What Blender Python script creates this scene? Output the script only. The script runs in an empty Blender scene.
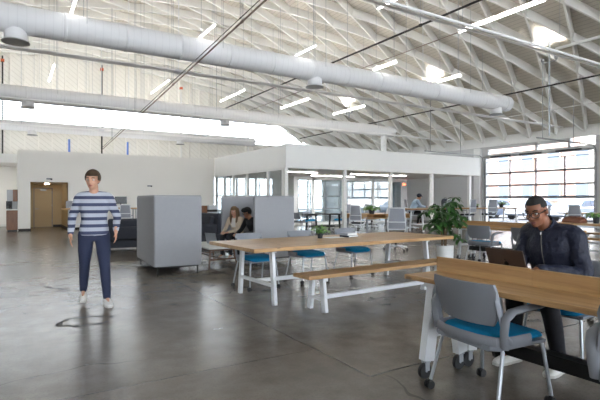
import bpy, math, random
from mathutils import Vector, Matrix, Euler
random.seed(7)
scene = bpy.context.scene
COL = scene.collection
PI = math.pi
V = Vector

# ------------------------------------------------------------------ helpers
def lin(h):
    h = h.lstrip('#')
    r = [int(h[i:i + 2], 16) / 255 for i in (0, 2, 4)]
    return tuple((c / 12.92 if c <= .04045 else ((c + .055) / 1.055) ** 2.4) for c in r) + (1,)

class MB:
    """collects shapes, builds ONE mesh object"""
    def __init__(self):
        self.v = []; self.f = []; self.s = []; self.uv = None
    def add(self, vs, fs, smooth=False, M=None):
        b = len(self.v)
        self.v += [tuple(M @ V(p)) if M else tuple(p) for p in vs]
        self.f += [tuple(b + i for i in f) for f in fs]
        self.s += [smooth] * len(fs)
        return self
    def box(self, c, s, M=None, ch=0.0):
        """box centred at c, size s, chamfered edges ch"""
        x, y, z = s[0] / 2, s[1] / 2, s[2] / 2
        T = Matrix.Translation(c)
        if M is not None: T = T @ M.to_4x4()
        if ch <= 0:
            vs = [(sx * x, sy * y, sz * z) for sz in (-1, 1) for sy in (-1, 1) for sx in (-1, 1)]
            fs = [(0, 2, 3, 1), (4, 5, 7, 6), (0, 1, 5, 4), (2, 6, 7, 3), (0, 4, 6, 2), (1, 3, 7, 5)]
            return self.add(vs, fs, False, T)
        ch = min(ch, x * .9, y * .9, z * .9)
        import bmesh
        bm = bmesh.new()
        bmesh.ops.create_cube(bm, size=1.0)
        for v in bm.verts: v.co = V((v.co.x * 2 * x, v.co.y * 2 * y, v.co.z * 2 * z))
        bmesh.ops.bevel(bm, geom=list(bm.edges), offset=ch, segments=2, profile=.6, affect='EDGES')
        bm.verts.index_update()
        self.add([v.co.copy() for v in bm.verts], [[v.index for v in f.verts] for f in bm.faces], False, T)
        bm.free()
        return self
    def span(self, a, b, ch=0.0):
        """box from corner a to corner b"""
        c = [(a[i] + b[i]) / 2 for i in range(3)]; s = [abs(a[i] - b[i]) for i in range(3)]
        return self.box(c, s, None, ch)
    def bar(self, p, q, w, h, up=(0, 0, 1), ch=0.0):
        """rectangular bar p->q; w across, h along up"""
        p, q = V(p), V(q); d = q - p; L = d.length; d.normalize()
        up = V(up)
        if abs(d.dot(up)) > .98: up = V((0, 1, 0))
        s = d.cross(up).normalized(); u = s.cross(d).normalized()
        M = Matrix((s, d, u)).transposed()
        return self.box((p + q) / 2, (w, L, h), M, ch)
    def path(self, pts, r, n=8, smooth=True, caps=True, flat=None):
        """tube through pts with radius (number or list); flat=(a,b) scales the section"""
        pts = [V(p) for p in pts]; m = len(pts)
        rs = r if isinstance(r, (list, tuple)) else [r] * m
        fa, fb = flat or (1, 1)
        vs, fs = [], []
        prev = None
        for i, p in enumerate(pts):
            t = (pts[min(i + 1, m - 1)] - pts[max(i - 1, 0)])
            if t.length < 1e-9: t = V((0, 0, 1))
            t.normalize()
            if prev is None:
                a = V((0, 0, 1)) if abs(t.z) < .9 else V((0, 1, 0))
                s = t.cross(a).normalized()
            else:
                s = (prev - t * prev.dot(t))
                s = s.normalized() if s.length > 1e-6 else t.orthogonal().normalized()
            prev = s; u = s.cross(t).normalized()
            for k in range(n):
                w = 2 * PI * k / n
                vs.append(p + (s * math.cos(w) * fa + u * math.sin(w) * fb) * rs[i])
        for i in range(m - 1):
            for k in range(n):
                a = i * n + k; b = i * n + (k + 1) % n
                fs.append((a, b, b + n, a + n))
        if caps:
            fs.append(tuple(range(n - 1, -1, -1))); fs.append(tuple((m - 1) * n + k for k in range(n)))
        self.add(vs, [tuple(reversed(f)) for f in fs], smooth)
        return self
    def limb(self, pts, rs, n=14, flat=None, sub=6):
        """closed capsule-ended organic limb along a Catmull-Rom path"""
        P = [V(p) for p in pts]
        if len(P) == 1: return self.ball(P[0], (rs[0],) * 3)
        pts2, rr = [], []
        for i in range(len(P) - 1):
            a = P[max(i - 1, 0)]; b = P[i]; c = P[i + 1]; d = P[min(i + 2, len(P) - 1)]
            for k in range(sub):
                t = k / sub
                q = .5 * ((2 * b) + (c - a) * t + (2 * a - 5 * b + 4 * c - d) * t * t + (3 * b - a - 3 * c + d) * t ** 3)
                pts2.append(q); rr.append(rs[i] + (rs[i + 1] - rs[i]) * (t * t * (3 - 2 * t)))
        pts2.append(P[-1]); rr.append(rs[-1])
        t0 = (pts2[0] - pts2[1]).normalized(); t1 = (pts2[-1] - pts2[-2]).normalized()
        e0, e1, f0, f1 = [], [], [], []
        for a in (80, 55, 25):
            a = math.radians(a)
            e0.append(pts2[0] + t0 * rr[0] * math.sin(a)); f0.append(rr[0] * math.cos(a))
        for a in (25, 55, 80):
            a = math.radians(a)
            e1.append(pts2[-1] + t1 * rr[-1] * math.sin(a)); f1.append(rr[-1] * math.cos(a))
        return self.path(e0 + pts2 + e1, f0 + rr + f1, n, True, True, flat)
    def ball(self, c, r, M=None, nu=16, nv=10):
        vs, fs = [(0, 0, -r[2])], []
        for j in range(1, nv):
            a = -PI / 2 + PI * j / nv
            for k in range(nu):
                w = 2 * PI * k / nu
                vs.append((r[0] * math.cos(a) * math.cos(w), r[1] * math.cos(a) * math.sin(w), r[2] * math.sin(a)))
        vs.append((0, 0, r[2])); top = len(vs) - 1
        for k in range(nu): fs.append((0, 1 + (k + 1) % nu, 1 + k))
        for j in range(nv - 2):
            for k in range(nu):
                a = 1 + j * nu + k; b = 1 + j * nu + (k + 1) % nu
                fs.append((a, b, b + nu, a + nu))
        o = 1 + (nv - 2) * nu
        for k in range(nu): fs.append((o + k, o + (k + 1) % nu, top))
        T = Matrix.Translation(c)
        if M is not None: T = T @ M.to_4x4()
        return self.add(vs, fs, True, T)
    def loft(self, rings, smooth=True, caps=True):
        """rings: lists of equal count points"""
        n = len(rings[0]); vs = [p for r in rings for p in r]; fs = []
        for i in range(len(rings) - 1):
            for k in range(n):
                a = i * n + k; b = i * n + (k + 1) % n
                fs.append((a, b, b + n, a + n))
        if caps:
            fs.append(tuple(range(n - 1, -1, -1))); fs.append(tuple((len(rings) - 1) * n + k for k in range(n)))
        return self.add(vs, fs, smooth)
    def lathe(self, prof, c=(0, 0, 0), n=24, smooth=True):
        """prof: [(r,z)...] around Z"""
        return self.loft([[(c[0] + r * math.cos(2 * PI * k / n), c[1] + r * math.sin(2 * PI * k / n), c[2] + z)
                           for k in range(n)] for r, z in prof], smooth)
    def cyl(self, p, q, r, n=16, smooth=True):
        return self.path([p, q], r, n, smooth)
    def build(self, name, mat, parent=None, loc=(0, 0, 0), rz=0, auto=True):
        me = bpy.data.meshes.new(name)
        me.from_pydata(self.v, [], self.f)
        me.polygons.foreach_set('use_smooth', self.s)
        me.materials.append(mat)
        if self.uv:
            l = me.uv_layers.new(name='UVMap')
            for i, lp in enumerate(me.loops): l.data[i].uv = self.uv[lp.vertex_index]
        me.update()
        if any(self.s) and auto:
            try: me.set_sharp_from_angle(angle=math.radians(42))
            except Exception: pass
        o = bpy.data.objects.new(name, me); COL.objects.link(o)
        o.location = loc; o.rotation_euler = (0, 0, rz)
        if parent: o.parent = parent
        return o

def tag(o, label=None, cat=None, group=None, kind=None):
    if label: o['label'] = label
    if cat: o['category'] = cat
    if group: o['group'] = group
    if kind: o['kind'] = kind
    return o
def empty(name, loc, rz=0, label=None, cat=None, group=None):
    o = bpy.data.objects.new(name, None); COL.objects.link(o)
    o.empty_display_size = .1
    o.location = loc; o.rotation_euler = (0, 0, rz)
    return tag(o, label, cat, group)
def struct(name, mb, m, parent=None, label=None):
    o = mb.build(name, m, parent)
    if parent is None: o['kind'] = 'structure'
    if label: o['label'] = label
    return o
def copy_tree(o, parent=None):
    c = o.copy(); COL.objects.link(c)
    if parent: c.parent = parent
    for ch in list(KIDS.get(o.name, ())): copy_tree(ch, c)
    return c
KIDS = {}
def index_kids(o):
    KIDS[o.name] = [c for c in bpy.data.objects if c.parent == o]
    for c in KIDS[o.name]: index_kids(c)
def dup(o, loc, rz, label, group=None):
    if o.name not in KIDS: index_kids(o)
    c = copy_tree(o); c.location = loc; c.rotation_euler = (0, 0, rz)
    c['label'] = label
    if group: c['group'] = group
    return c

# ------------------------------------------------------------------ materials
def newmat(name):
    m = bpy.data.materials.new(name); m.use_nodes = True
    nt = m.node_tree; b = nt.nodes['Principled BSDF']
    return m, nt, b
def mix_rgb(nt, fac, a, b, mode='MIX'):
    n = nt.nodes.new('ShaderNodeMix'); n.data_type = 'RGBA'; n.blend_type = mode
    for sock, val in ((n.inputs[0], fac), (n.inputs[6], a), (n.inputs[7], b)):
        if hasattr(val, 'links') or hasattr(val, 'is_linked'): nt.links.new(val, sock)
        else: sock.default_value = val
    return n.outputs[2]
def math_n(nt, op, a, b=None, c=None):
    n = nt.nodes.new('ShaderNodeMath'); n.operation = op
    for i, val in enumerate((a, b, c)):
        if val is None: continue
        if hasattr(val, 'is_linked'): nt.links.new(val, n.inputs[i])
        else: n.inputs[i].default_value = val
    return n.outputs[0]
def noise(nt, scale, detail=3, vec=None, rough=.55):
    n = nt.nodes.new('ShaderNodeTexNoise'); n.inputs['Scale'].default_value = scale
    n.inputs['Detail'].default_value = detail; n.inputs['Roughness'].default_value = rough
    if vec is not None: nt.links.new(vec, n.inputs['Vector'])
    return n.outputs['Fac']
def coords(nt, kind='Object', scale=None):
    t = nt.nodes.new('ShaderNodeTexCoord').outputs[kind]
    if scale:
        mp = nt.nodes.new('ShaderNodeMapping'); mp.inputs['Scale'].default_value = scale
        nt.links.new(t, mp.inputs['Vector']); return mp.outputs['Vector']
    return t
def ramp(nt, fac, stops):
    n = nt.nodes.new('ShaderNodeValToRGB'); nt.links.new(fac, n.inputs['Fac'])
    e = n.color_ramp.elements
    while len(e) < len(stops): e.new(.5)
    for el, (p, c) in zip(e, stops): el.position = p; el.color = c
    return n.outputs['Color']
def bump(nt, b, h, strength=.2, dist=.01):
    n = nt.nodes.new('ShaderNodeBump'); n.inputs['Strength'].default_value = strength
    n.inputs['Distance'].default_value = dist
    nt.links.new(h, n.inputs['Height']); nt.links.new(n.outputs['Normal'], b.inputs['Normal'])
def simple(name, col, rough=.5, metal=0.0, var=.06, scale=8, bmp=0.0, spec=.5):
    m, nt, b = newmat(name)
    c = lin(col)
    f = noise(nt, scale, 3, coords(nt))
    lo = tuple(x * (1 - var) for x in c[:3]) + (1,); hi = tuple(min(1, x * (1 + var)) for x in c[:3]) + (1,)
    nt.links.new(mix_rgb(nt, f, lo, hi), b.inputs['Base Color'])
    b.inputs['Roughness'].default_value = rough; b.inputs['Metallic'].default_value = metal
    b.inputs['Specular IOR Level'].default_value = spec
    if bmp: bump(nt, b, f, bmp, .01)
    return m
def fabric(name, col, col2=None, scale=420, rough=.95, bmp=.25):
    m, nt, b = newmat(name)
    c = lin(col); d = lin(col2) if col2 else tuple(x * .8 for x in c[:3]) + (1,)
    co = coords(nt)
    f = noise(nt, scale, 2, co); g = noise(nt, scale * .06, 3, co)
    x = mix_rgb(nt, f, d, c)
    x = mix_rgb(nt, math_n(nt, 'MULTIPLY', g, .35), x, d)
    nt.links.new(x, b.inputs['Base Color']); b.inputs['Roughness'].default_value = rough
    b.inputs['Specular IOR Level'].default_value = .2
    bump(nt, b, f, bmp, .004)
    return m
def emit(name, col, s):
    m, nt, b = newmat(name)
    b.inputs['Base Color'].default_value = lin(col); b.inputs['Emission Color'].default_value = lin(col)
    b.inputs['Emission Strength'].default_value = s
    return m
def wood(name, light, dark, axis='X', scale=1.0, rough=.42):
    m, nt, b = newmat(name)
    sc = {'X': (1.2, 14, 14), 'Y': (14, 1.2, 14), 'Z': (14, 14, 1.2)}[axis]
    sc = tuple(s * scale for s in sc)
    co = coords(nt, 'Object', sc)
    f = noise(nt, 1.6, 6, co, .62); g = noise(nt, 9, 3, co, .5)
    # lamella boards across the grain
    co2 = coords(nt, 'Object', tuple((.35 if s < 2 * scale else 7.5) * 1.0 for s in sc))
    br = nt.nodes.new('ShaderNodeTexVoronoi'); br.feature = 'F1'; br.distance = 'CHEBYCHEV'
    nt.links.new(co2, br.inputs['Vector']); br.inputs['Scale'].default_value = 1.0
    x = ramp(nt, f, [(.3, lin(dark)), (.52, mixc(lin(dark), lin(light), .75)), (.72, lin(light))])
    x = mix_rgb(nt, math_n(nt, 'MULTIPLY', g, .35), x, lin(dark))
    sepc = nt.nodes.new('ShaderNodeSeparateColor'); nt.links.new(br.outputs['Color'], sepc.inputs[0])
    x = mix_rgb(nt, math_n(nt, 'MULTIPLY', sepc.outputs[0], .33), x, mixc(lin(dark), (.1, .05, .02, 1), .25))
    # a few knots
    kn = nt.nodes.new('ShaderNodeTexVoronoi'); kn.inputs['Scale'].default_value = .55
    nt.links.new(coords(nt, 'Object', tuple(4 if s < 2 * scale else 9 for s in sc)), kn.inputs['Vector'])
    k = math_n(nt, 'LESS_THAN', kn.outputs['Distance'], .07)
    x = mix_rgb(nt, math_n(nt, 'MULTIPLY', k, .65), x, (.06, .03, .015, 1))
    nt.links.new(x, b.inputs['Base Color']); b.inputs['Roughness'].default_value = rough
    bump(nt, b, f, .06, .004)
    return m
def mixc(a, b, t): return tuple(a[i] * (1 - t) + b[i] * t for i in range(3)) + (1,)
def glass(name, tint=(1, 1, 1), refl=.08):
    m = bpy.data.materials.new(name); m.use_nodes = True; nt = m.node_tree
    nt.nodes.remove(nt.nodes['Principled BSDF'])
    out = nt.nodes['Material Output']
    tr = nt.nodes.new('ShaderNodeBsdfTransparent'); tr.inputs[0].default_value = (*tint, 1)
    gl = nt.nodes.new('ShaderNodeBsdfGlossy'); gl.inputs['Roughness'].default_value = .02
    fr = nt.nodes.new('ShaderNodeLayerWeight'); fr.inputs['Blend'].default_value = .25
    f = math_n(nt, 'MULTIPLY_ADD', fr.outputs['Fresnel'], .6, refl * .3)
    mx = nt.nodes.new('ShaderNodeMixShader'); nt.links.new(f, mx.inputs[0])
    nt.links.new(tr.outputs[0], mx.inputs[1]); nt.links.new(gl.outputs[0], mx.inputs[2])
    nt.links.new(mx.outputs[0], out.inputs['Surface'])
    return m

M = {}
M['white_paint'] = simple('white_paint', '#f1f1ef', .75, var=.02, scale=1.5)
M['wall_white'] = simple('wall_white', '#ebe8e2', .85, var=.025, scale=.8)
M['grey_wall'] = simple('grey_wall', '#cfcfcf', .85, var=.02, scale=.8)
M['tan_wall'] = simple('tan_wall', '#c3b08c', .8, var=.03)
M['tan_door'] = simple('tan_door', '#bfa983', .55, var=.02)
M['dark_base'] = simple('dark_base', '#2e2c2a', .6)
M['duct'] = simple('duct', '#ececee', .5, 0, .02, 3)
M['steel_white'] = simple('steel_white', '#e9ebee', .4, var=.015)
M['alu'] = simple('alu', '#a9adb3', .4, .6, .03)
M['door_rail'] = simple('door_rail', '#8b9098', .5)
M['galv'] = simple('galv', '#9b9c9c', .45, .55, .08, 20)
M['dark_pipe'] = simple('dark_pipe', '#2d2b2a', .6)
M['brown_pipe'] = simple('brown_pipe', '#9a8d82', .6)
M['black_plastic'] = simple('black_plastic', '#17181a', .5)
M['black_steel'] = simple('black_steel', '#191a1c', .45, .2)
M['grey_plastic'] = simple('grey_plastic', '#84878e', .55, var=.02)
M['light_grey_plastic'] = simple('light_grey_plastic', '#d7dade', .5, var=.02)
M['blue_seat'] = fabric('blue_seat', '#1d93c4', '#0f7aae', 500, .85, .2)
M['booth_felt'] = fabric('booth_felt', '#b0b1b4', '#929397', 260)
M['charcoal'] = fabric('charcoal', '#4b4d55', '#37393f', 300)
M['mesh_grey'] = fabric('mesh_grey', '#a9abb2', '#8b8e96', 600)
M['dark_seat'] = fabric('dark_seat', '#55575e', '#42444a', 400)
M['oak_x'] = wood('oak_x', '#d0aa78', '#9f774a', 'X')
M['oak_y'] = wood('oak_y', '#d0aa78', '#9f774a', 'Y')
M['walnut'] = wood('walnut', '#6d4a32', '#45301f', 'X', 2)
M['brown_cab'] = wood('brown_cab', '#8a5a38', '#6a4228', 'Z', 1.5)
M['led'] = emit('led', '#fffdfa', 3.0)
M['led_office'] = emit('led_office', '#fffdfa', 14.0)
M['led_recess'] = emit('led_recess', '#fff0dc', 12.0)
M['led_roof_fill'] = emit('led_roof_fill', '#fffaf4', 45.0)
M['glass'] = glass('glass')
M['glass_office'] = glass('glass_office', (.93, .96, .97), .25)
M['soil'] = simple('soil', '#2b2118', .95, var=.3, scale=60, bmp=.4)
M['pot_white'] = simple('pot_white', '#e4e4e2', .45)
M['pot_dark'] = simple('pot_dark', '#25262b', .5)
M['bark'] = simple('bark', '#5d4a38', .9, var=.25, scale=50, bmp=.4)
M['paper'] = simple('paper', '#eeeeec', .8, var=.02)
M['orange'] = simple('orange', '#d2643a', .5)
M['blue_pipe'] = simple('blue_pipe', '#6f8fd8', .5)
M['screen'] = simple('screen', '#101217', .2)
M['laptop_bronze'] = simple('laptop_bronze', '#54443c', .5, .3, .03)
M['laptop_silver'] = simple('laptop_silver', '#a9b0ba', .35, .7, .03)
M['blue_grey_panel'] = simple('blue_grey_panel', '#8d9fae', .7)
M['white_wash'] = simple('white_wash', '#d9d8d4', .6)
M['brown_leather'] = simple('brown_leather', '#7b4b35', .55, var=.12, scale=30)
M['asphalt'] = simple('asphalt', '#464648', .9, var=.1, scale=3)
M['red_lamp'] = emit('red_lamp', '#ff5a3c', 2.0)

def leafmat(name, a, b_):
    m, nt, b = newmat(name)
    oi = nt.nodes.new('ShaderNodeNewGeometry').outputs['Random Per Island']
    x = mix_rgb(nt, oi, lin(a), lin(b_)); nt.links.new(x, b.inputs['Base Color'])
    b.inputs['Roughness'].default_value = .42
    b.inputs['Transmission Weight'].default_value = 0
    return m
M['leaf_dark'] = leafmat('leaf_dark', '#26491f', '#437534')
M['leaf_bright'] = leafmat('leaf_bright', '#5a8f3a', '#86b556')

# concrete floor with saw-cut joints, mottling and speckle
def floor_mat():
    m, nt, b = newmat('polished_concrete')
    co = coords(nt)
    n1 = noise(nt, .55, 5, co, .6); n2 = noise(nt, 3.2, 6, co, .65); n3 = noise(nt, 55, 3, co, .7)
    x = ramp(nt, n1, [(.3, lin('#665f57')), (.5, lin('#7e766c')), (.7, lin('#979084'))])
    x = mix_rgb(nt, ramp(nt, n2, [(.38, (0, 0, 0, 1)), (.72, (.75, .75, .75, 1))]), x, lin('#55504a'))
    x = mix_rgb(nt, ramp(nt, n3, [(.5, (0, 0, 0, 1)), (.7, (.5, .5, .5, 1))]), x, lin('#55504a'))
    sep = nt.nodes.new('ShaderNodeSeparateXYZ'); nt.links.new(co, sep.inputs[0])
    X, Y = sep.outputs[0], sep.outputs[1]
    wob = math_n(nt, 'MULTIPLY', math_n(nt, 'SUBTRACT', noise(nt, 2.5, 3, co), .5), .05)
    def line(c, at, w, cond=None):
        d = math_n(nt, 'ABSOLUTE', math_n(nt, 'SUBTRACT', math_n(nt, 'ADD', c, wob), at))
        l = math_n(nt, 'LESS_THAN', d, w)
        if cond is not None: l = math_n(nt, 'MULTIPLY', l, cond)
        return l
    right = math_n(nt, 'GREATER_THAN', X, 2.28); left = math_n(nt, 'LESS_THAN', X, 2.28)
    far = math_n(nt, 'GREATER_THAN', Y, 2.7)
    ls = [line(X, 2.28, .011, far), line(Y, 2.7, .013, right), line(Y, 3.45, .006, left),
          line(X, -1.4, .004), line(Y, 9.2, .005), line(Y, 13.2, .005), line(X, 6.9, .006), line(Y, 7.35, .004, left)]
    tot = ls[0]
    for l in ls[1:]: tot = math_n(nt, 'MAXIMUM', tot, l)
    x = mix_rgb(nt, math_n(nt, 'MULTIPLY', tot, .8), x, lin('#35302b'))
    # hairline cracks
    vo = nt.nodes.new('ShaderNodeTexVoronoi'); vo.feature = 'DISTANCE_TO_EDGE'; vo.inputs['Scale'].default_value = .42
    ad = nt.nodes.new('ShaderNodeVectorMath'); ad.operation = 'ADD'; nt.links.new(co, ad.inputs[0])
    nz = nt.nodes.new('ShaderNodeTexNoise'); nz.inputs['Scale'].default_value = 1.8; nt.links.new(co, nz.inputs['Vector'])
    sc = nt.nodes.new('ShaderNodeVectorMath'); sc.operation = 'SCALE'; sc.inputs['Scale'].default_value = .5
    nt.links.new(nz.outputs['Color'], sc.inputs[0]); nt.links.new(sc.outputs[0], ad.inputs[1])
    nt.links.new(ad.outputs[0], vo.inputs['Vector'])
    cr = math_n(nt, 'LESS_THAN', vo.outputs['Distance'], .0035)
    cr = math_n(nt, 'MULTIPLY', cr, ramp(nt, noise(nt, .35, 1, co), [(.5, (0, 0, 0, 1)), (.56, (1, 1, 1, 1))]))
    x = mix_rgb(nt, math_n(nt, 'MULTIPLY', cr, .6), x, lin('#3c3732'))
    nt.links.new(x, b.inputs['Base Color'])
    b.inputs['Roughness'].default_value = .27
    b.inputs['Specular IOR Level'].default_value = .5
    h = math_n(nt, 'SUBTRACT', 1.0, tot)
    bump(nt, b, h, .03, .01)
    return m
M['floor'] = floor_mat()

def deck_mat():
    m, nt, b = newmat('roof_deck')
    uv = nt.nodes.new('ShaderNodeTexCoord').outputs['UV']
    sep = nt.nodes.new('ShaderNodeSeparateXYZ'); nt.links.new(uv, sep.inputs[0])
    s = math_n(nt, 'FRACT', math_n(nt, 'DIVIDE', sep.outputs[0], .19))
    e = math_n(nt, 'LESS_THAN', s, .09)
    base = mix_rgb(nt, noise(nt, 1.2, 4, coords(nt, 'Object', (1, .3, 1))), lin('#c6c1b6'), lin('#d6d1c7'))
    x = mix_rgb(nt, math_n(nt, 'MULTIPLY', e, .55), base, lin('#77736c'))
    nt.links.new(x, b.inputs['Base Color']); b.inputs['Roughness'].default_value = .85
    return m
M['deck'] = deck_mat()
M['rib'] = simple('rib', '#f2f1ed', .75, var=.04, scale=2)
M['gable'] = simple('gable', '#f6f3ec', .85, var=.03, scale=2)
def gable_mat():
    m, nt, b = newmat('gable_boarding')
    co = coords(nt)
    sep = nt.nodes.new('ShaderNodeSeparateXYZ'); nt.links.new(co, sep.inputs[0])
    d = math_n(nt, 'ADD', math_n(nt, 'MULTIPLY', sep.outputs[0], .8), sep.outputs[2])
    e = math_n(nt, 'LESS_THAN', math_n(nt, 'FRACT', math_n(nt, 'DIVIDE', d, .3)), .1)
    x = mix_rgb(nt, math_n(nt, 'MULTIPLY', e, .5), lin('#f2efe8'), lin('#c2beb4'))
    nt.links.new(x, b.inputs['Base Color']); b.inputs['Roughness'].default_value = .85
    return m
M['gable_boards'] = gable_mat()
# ------------------------------------------------------------------ building shell
CAMZ = 1.31
RX0, RR, RCZ = 3.9, 33.9, -23.55        # barrel vault: axis x, radius, centre height
XL, XR, YB, YG = -14.8, 22.6, -12.0, 32.5  # left wall, right wall, rear wall, gable
def zroof(x): return RCZ + math.sqrt(RR * RR - (x - RX0) ** 2)

f = MB().span((XL - .2, YB - .2, -.15), (XR + .2, YG + .2, 0))
floor = struct('floor', f, M['floor'])
floor['label'] = 'worn polished grey concrete floor'
# chalky and dark marks on the concrete
def squiggle(pts, r, name='stain', m=None):
    mb = MB(); P = [V((x, y, .0015)) for x, y in pts]
    vs, fs = [], []
    for i, p in enumerate(P):
        t = (P[min(i + 1, len(P) - 1)] - P[max(i - 1, 0)]).normalized(); s = V((-t.y, t.x, 0)) * r * random.uniform(.35, 1.1)
        vs += [p + s, p - s]
    for i in range(len(P) - 1): fs.append((2 * i, 2 * i + 1, 2 * i + 3, 2 * i + 2))
    mb.add(vs, fs); return mb.build(name, m or M['stain'], floor)
M['stain'] = simple('stain', '#25211d', .6, var=.3, scale=30)
ring = [(.70 + .26 * math.cos(a) + .02 * math.sin(5 * a), 5.55 + .20 * math.sin(a) + .02 * math.sin(7 * a)) for a in [i * .19 for i in range(30)]]
squiggle(ring, .034)
squiggle([(.43 + .035 * i, 8.05 - .05 * i + .05 * math.sin(i * 1.7)) for i in range(9)], .045)
squiggle([(.55 + .04 * i, 7.55 + .03 * math.sin(i * 2)) for i in range(6)], .03)
squiggle([(.22 + .03 * i, 7.4 + .01 * math.sin(i * 2)) for i in range(5)], .01)
squiggle([(4.55 + .05 * i, 3.1 - .02 * i + .02 * math.sin(i * 2.3)) for i in range(9)], .02)
squiggle([(1.75 + .02 * i, 4.5 + .012 * math.sin(i * 1.9)) for i in range(6)], .008, m=M['white_wash'])

# vaulted roof deck
def roof_deck():
    mb = MB(); n = 60; a0 = math.asin((XL - RX0) / RR) - .012; a1 = math.asin((XR - RX0) / RR) + .012
    ys = [YB - .2 + (YG + .2 - YB + .2) * j / 4 for j in range(5)]
    vs, uv, fs = [], [], []
    for lay, r in enumerate((RR, RR + .18)):
        for i in range(n + 1):
            a = a0 + (a1 - a0) * i / n
            for y in ys:
                vs.append((RX0 + r * math.sin(a), y, RCZ + r * math.cos(a))); uv.append((RR * a, y))
    m = len(ys); L = (n + 1) * m
    for i in range(n):
        for j in range(m - 1):
            p = i * m + j
            fs.append((p, p + 1, p + m + 1, p + m)); fs.append((L + p, L + p + m, L + p + m + 1, L + p + 1))
    for i in range(n):
        for j, s in ((0, 1), (m - 1, -1)):
            p = i * m + j
            fs.append((p, p + m, L + p + m, L + p)[::s])
    mb.add(vs, fs, False); mb.uv = uv
    return mb
ceiling = struct('ceiling', roof_deck(), M['deck'], label='white timber vault with a diamond lattice of ribs')
# diamond lattice of ribs (lamella roof)
KS, PITCH, SM = .36, 1.37, RR * math.asin((XR - RX0) / RR)
def rib(c, sgn):
    st = []
    N = 44
    for i in range(N + 1):
        s = -SM + 2 * SM * i / N
        y = c + sgn * KS * s
        if y < .5 or y > YG - .05: continue
        a = s / RR
        n = V((math.sin(a), 0, math.cos(a))); t = V((math.cos(a), sgn * KS, -math.sin(a))).normalized()
        sd = t.cross(n).normalized()
        p = V((RX0, y, RCZ)) + n * (RR + .02)
        q = p - n * .36
        st.append([p + sd * .035, p - sd * .035, q - sd * .035, q + sd * .035])
    if len(st) < 3: return
    MB().loft(st, False).build('rib', M['rib'], ceiling)
c = -8.0
k0 = (11.46 - .36 * SM) % PITCH
cc = k0 - 8 * PITCH
while cc < YG + 8:
    rib(cc, 1); rib(cc - .36 * SM * 0 + ((11.46 + .36 * SM) - (11.46 - .36 * SM)) % PITCH, -1); cc += PITCH

# side, rear and gable walls
w = MB()
w.span((XR, YB, 0), (XR + .25, 11.07, 3.6)); w.span((XR, 16.9, 0), (XR + .25, YG, 3.6))
w.span((XR, 11.07, 3.62), (XR + .25, 16.9, 3.82))
w.span((XR, YB, 3.6), (XR + .25, 11.1, 5.0)); w.span((XR, 16.75, 3.6), (XR + .25, YG, 5.0)); w.span((XR, 11.1, 4.28), (XR + .25, 16.75, 5.0))
w.span((XR, 12.3, 4.1), (XR + .25, 16.75, 4.28)); w.span((XR, 13.9, 3.82), (XR + .25, 14.0, 4.28)); w.span((XR, 12.25, 3.82), (XR + .25, 12.35, 4.28))
struct('wall_right', w, M['grey_wall'])
t = MB().span((XR - .07, 0, 4.25), (XR - .003, YG - 1, 4.95), .01)
struct('trim_1', t, M['white_paint'], label='white beam along the top of the wall')
t = MB().span((XR - .18, 17.15, 0), (XR - .002, 17.55, 4.2), .01)
struct('trim_2', t, M['white_paint'], label='white pilaster beside the roll-up door')
w = MB().span((XL - .25, YB, 0), (XL, 21.0, 5.0)).span((XL - .25, 31.5, 0), (XL, YG, 5.0)).span((XL - .25, 21.0, 0), (XL, 31.5, .8)).span((XL - .25, 21.0, 4.5), (XL, 31.5, 5.0))
struct('wall_left', w, M['wall_white'])
wf = MB()
for z in (.8, 2.6, 4.44): wf.span((XL - .16, 21, z), (XL - .1, 31.5, z + .06))
for k in range(8): wf.span((XL - .16, 21 + 10.44 * k / 7, .8), (XL - .1, 21.06 + 10.44 * k / 7, 4.5))
o = struct('window_9', wf, M['galv'])  # unseen left wall windows, added to brighten the far left and gable
MB().span((XL - .135, 21, .8), (XL - .125, 31.5, 4.5)).build('pane', M['glass'], o)
w = MB()   # rear wall behind the viewer: a row of unseen tall window openings, sized to tune the daylight
ro = [(-13.5 + 6.0 * i, -13.5 + 6.0 * i + 5.2) for i in range(6)]
xs = [XL] + [q for a in ro for q in a] + [XR]
for i in range(0, len(xs), 2): w.span((xs[i], YB - .25, 0), (xs[i + 1], YB, 5.0))
for a, b in ro: w.span((a, YB - .25, 0), (b, YB, 1.4)); w.span((a, YB - .25, 4.4), (b, YB, 5.0))
w.span((XL, YB - .25, 5.0), (XR, YB, 5.3)); w.span((XL, YB - .25, 5.3), (XL + 3, YB, 6.0)); w.span((XR - 3, YB - .25, 5.3), (XR, YB, 6.0))
q = math.sqrt(RR ** 2 - (7.6 - RCZ) ** 2)
pts = [(RX0 - q, 7.6), (RX0 + q, 7.6)] + [(x, zroof(x) + .1) for x in [RX0 + q - 2 * q * i / 24 for i in range(25)]]
w.loft([[(x, YB - .25, z) for x, z in pts], [(x, YB, z) for x, z in pts]], False)
struct('wall_rear', w, M['wall_white'])
wf = MB()
k = XL + 3
while k < XR - 2.9:
    wf.span((k - .03, YB - .16, 5.3), (k + .03, YB - .1, min(7.6, zroof(k)))); k += 2.62
wf.span((XL + 3, YB - .16, 5.3), (XR - 3, YB - .1, 5.36))
o = struct('window_8', wf, M['white_paint'])  # unseen rear clerestory, added to light the ducts, walls and fascia
pp = [(XL + 3, 5.3), (XR - 3, 5.3)] + [(xx, min(7.6, zroof(xx))) for xx in (XR - 3, RX0 + q, 10, 0, RX0 - q, XL + 3)]
MB().loft([[(a, YB - .135, b) for a, b in pp], [(a, YB - .125, b) for a, b in pp]], False).build('pane', M['glass'], o)
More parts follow.
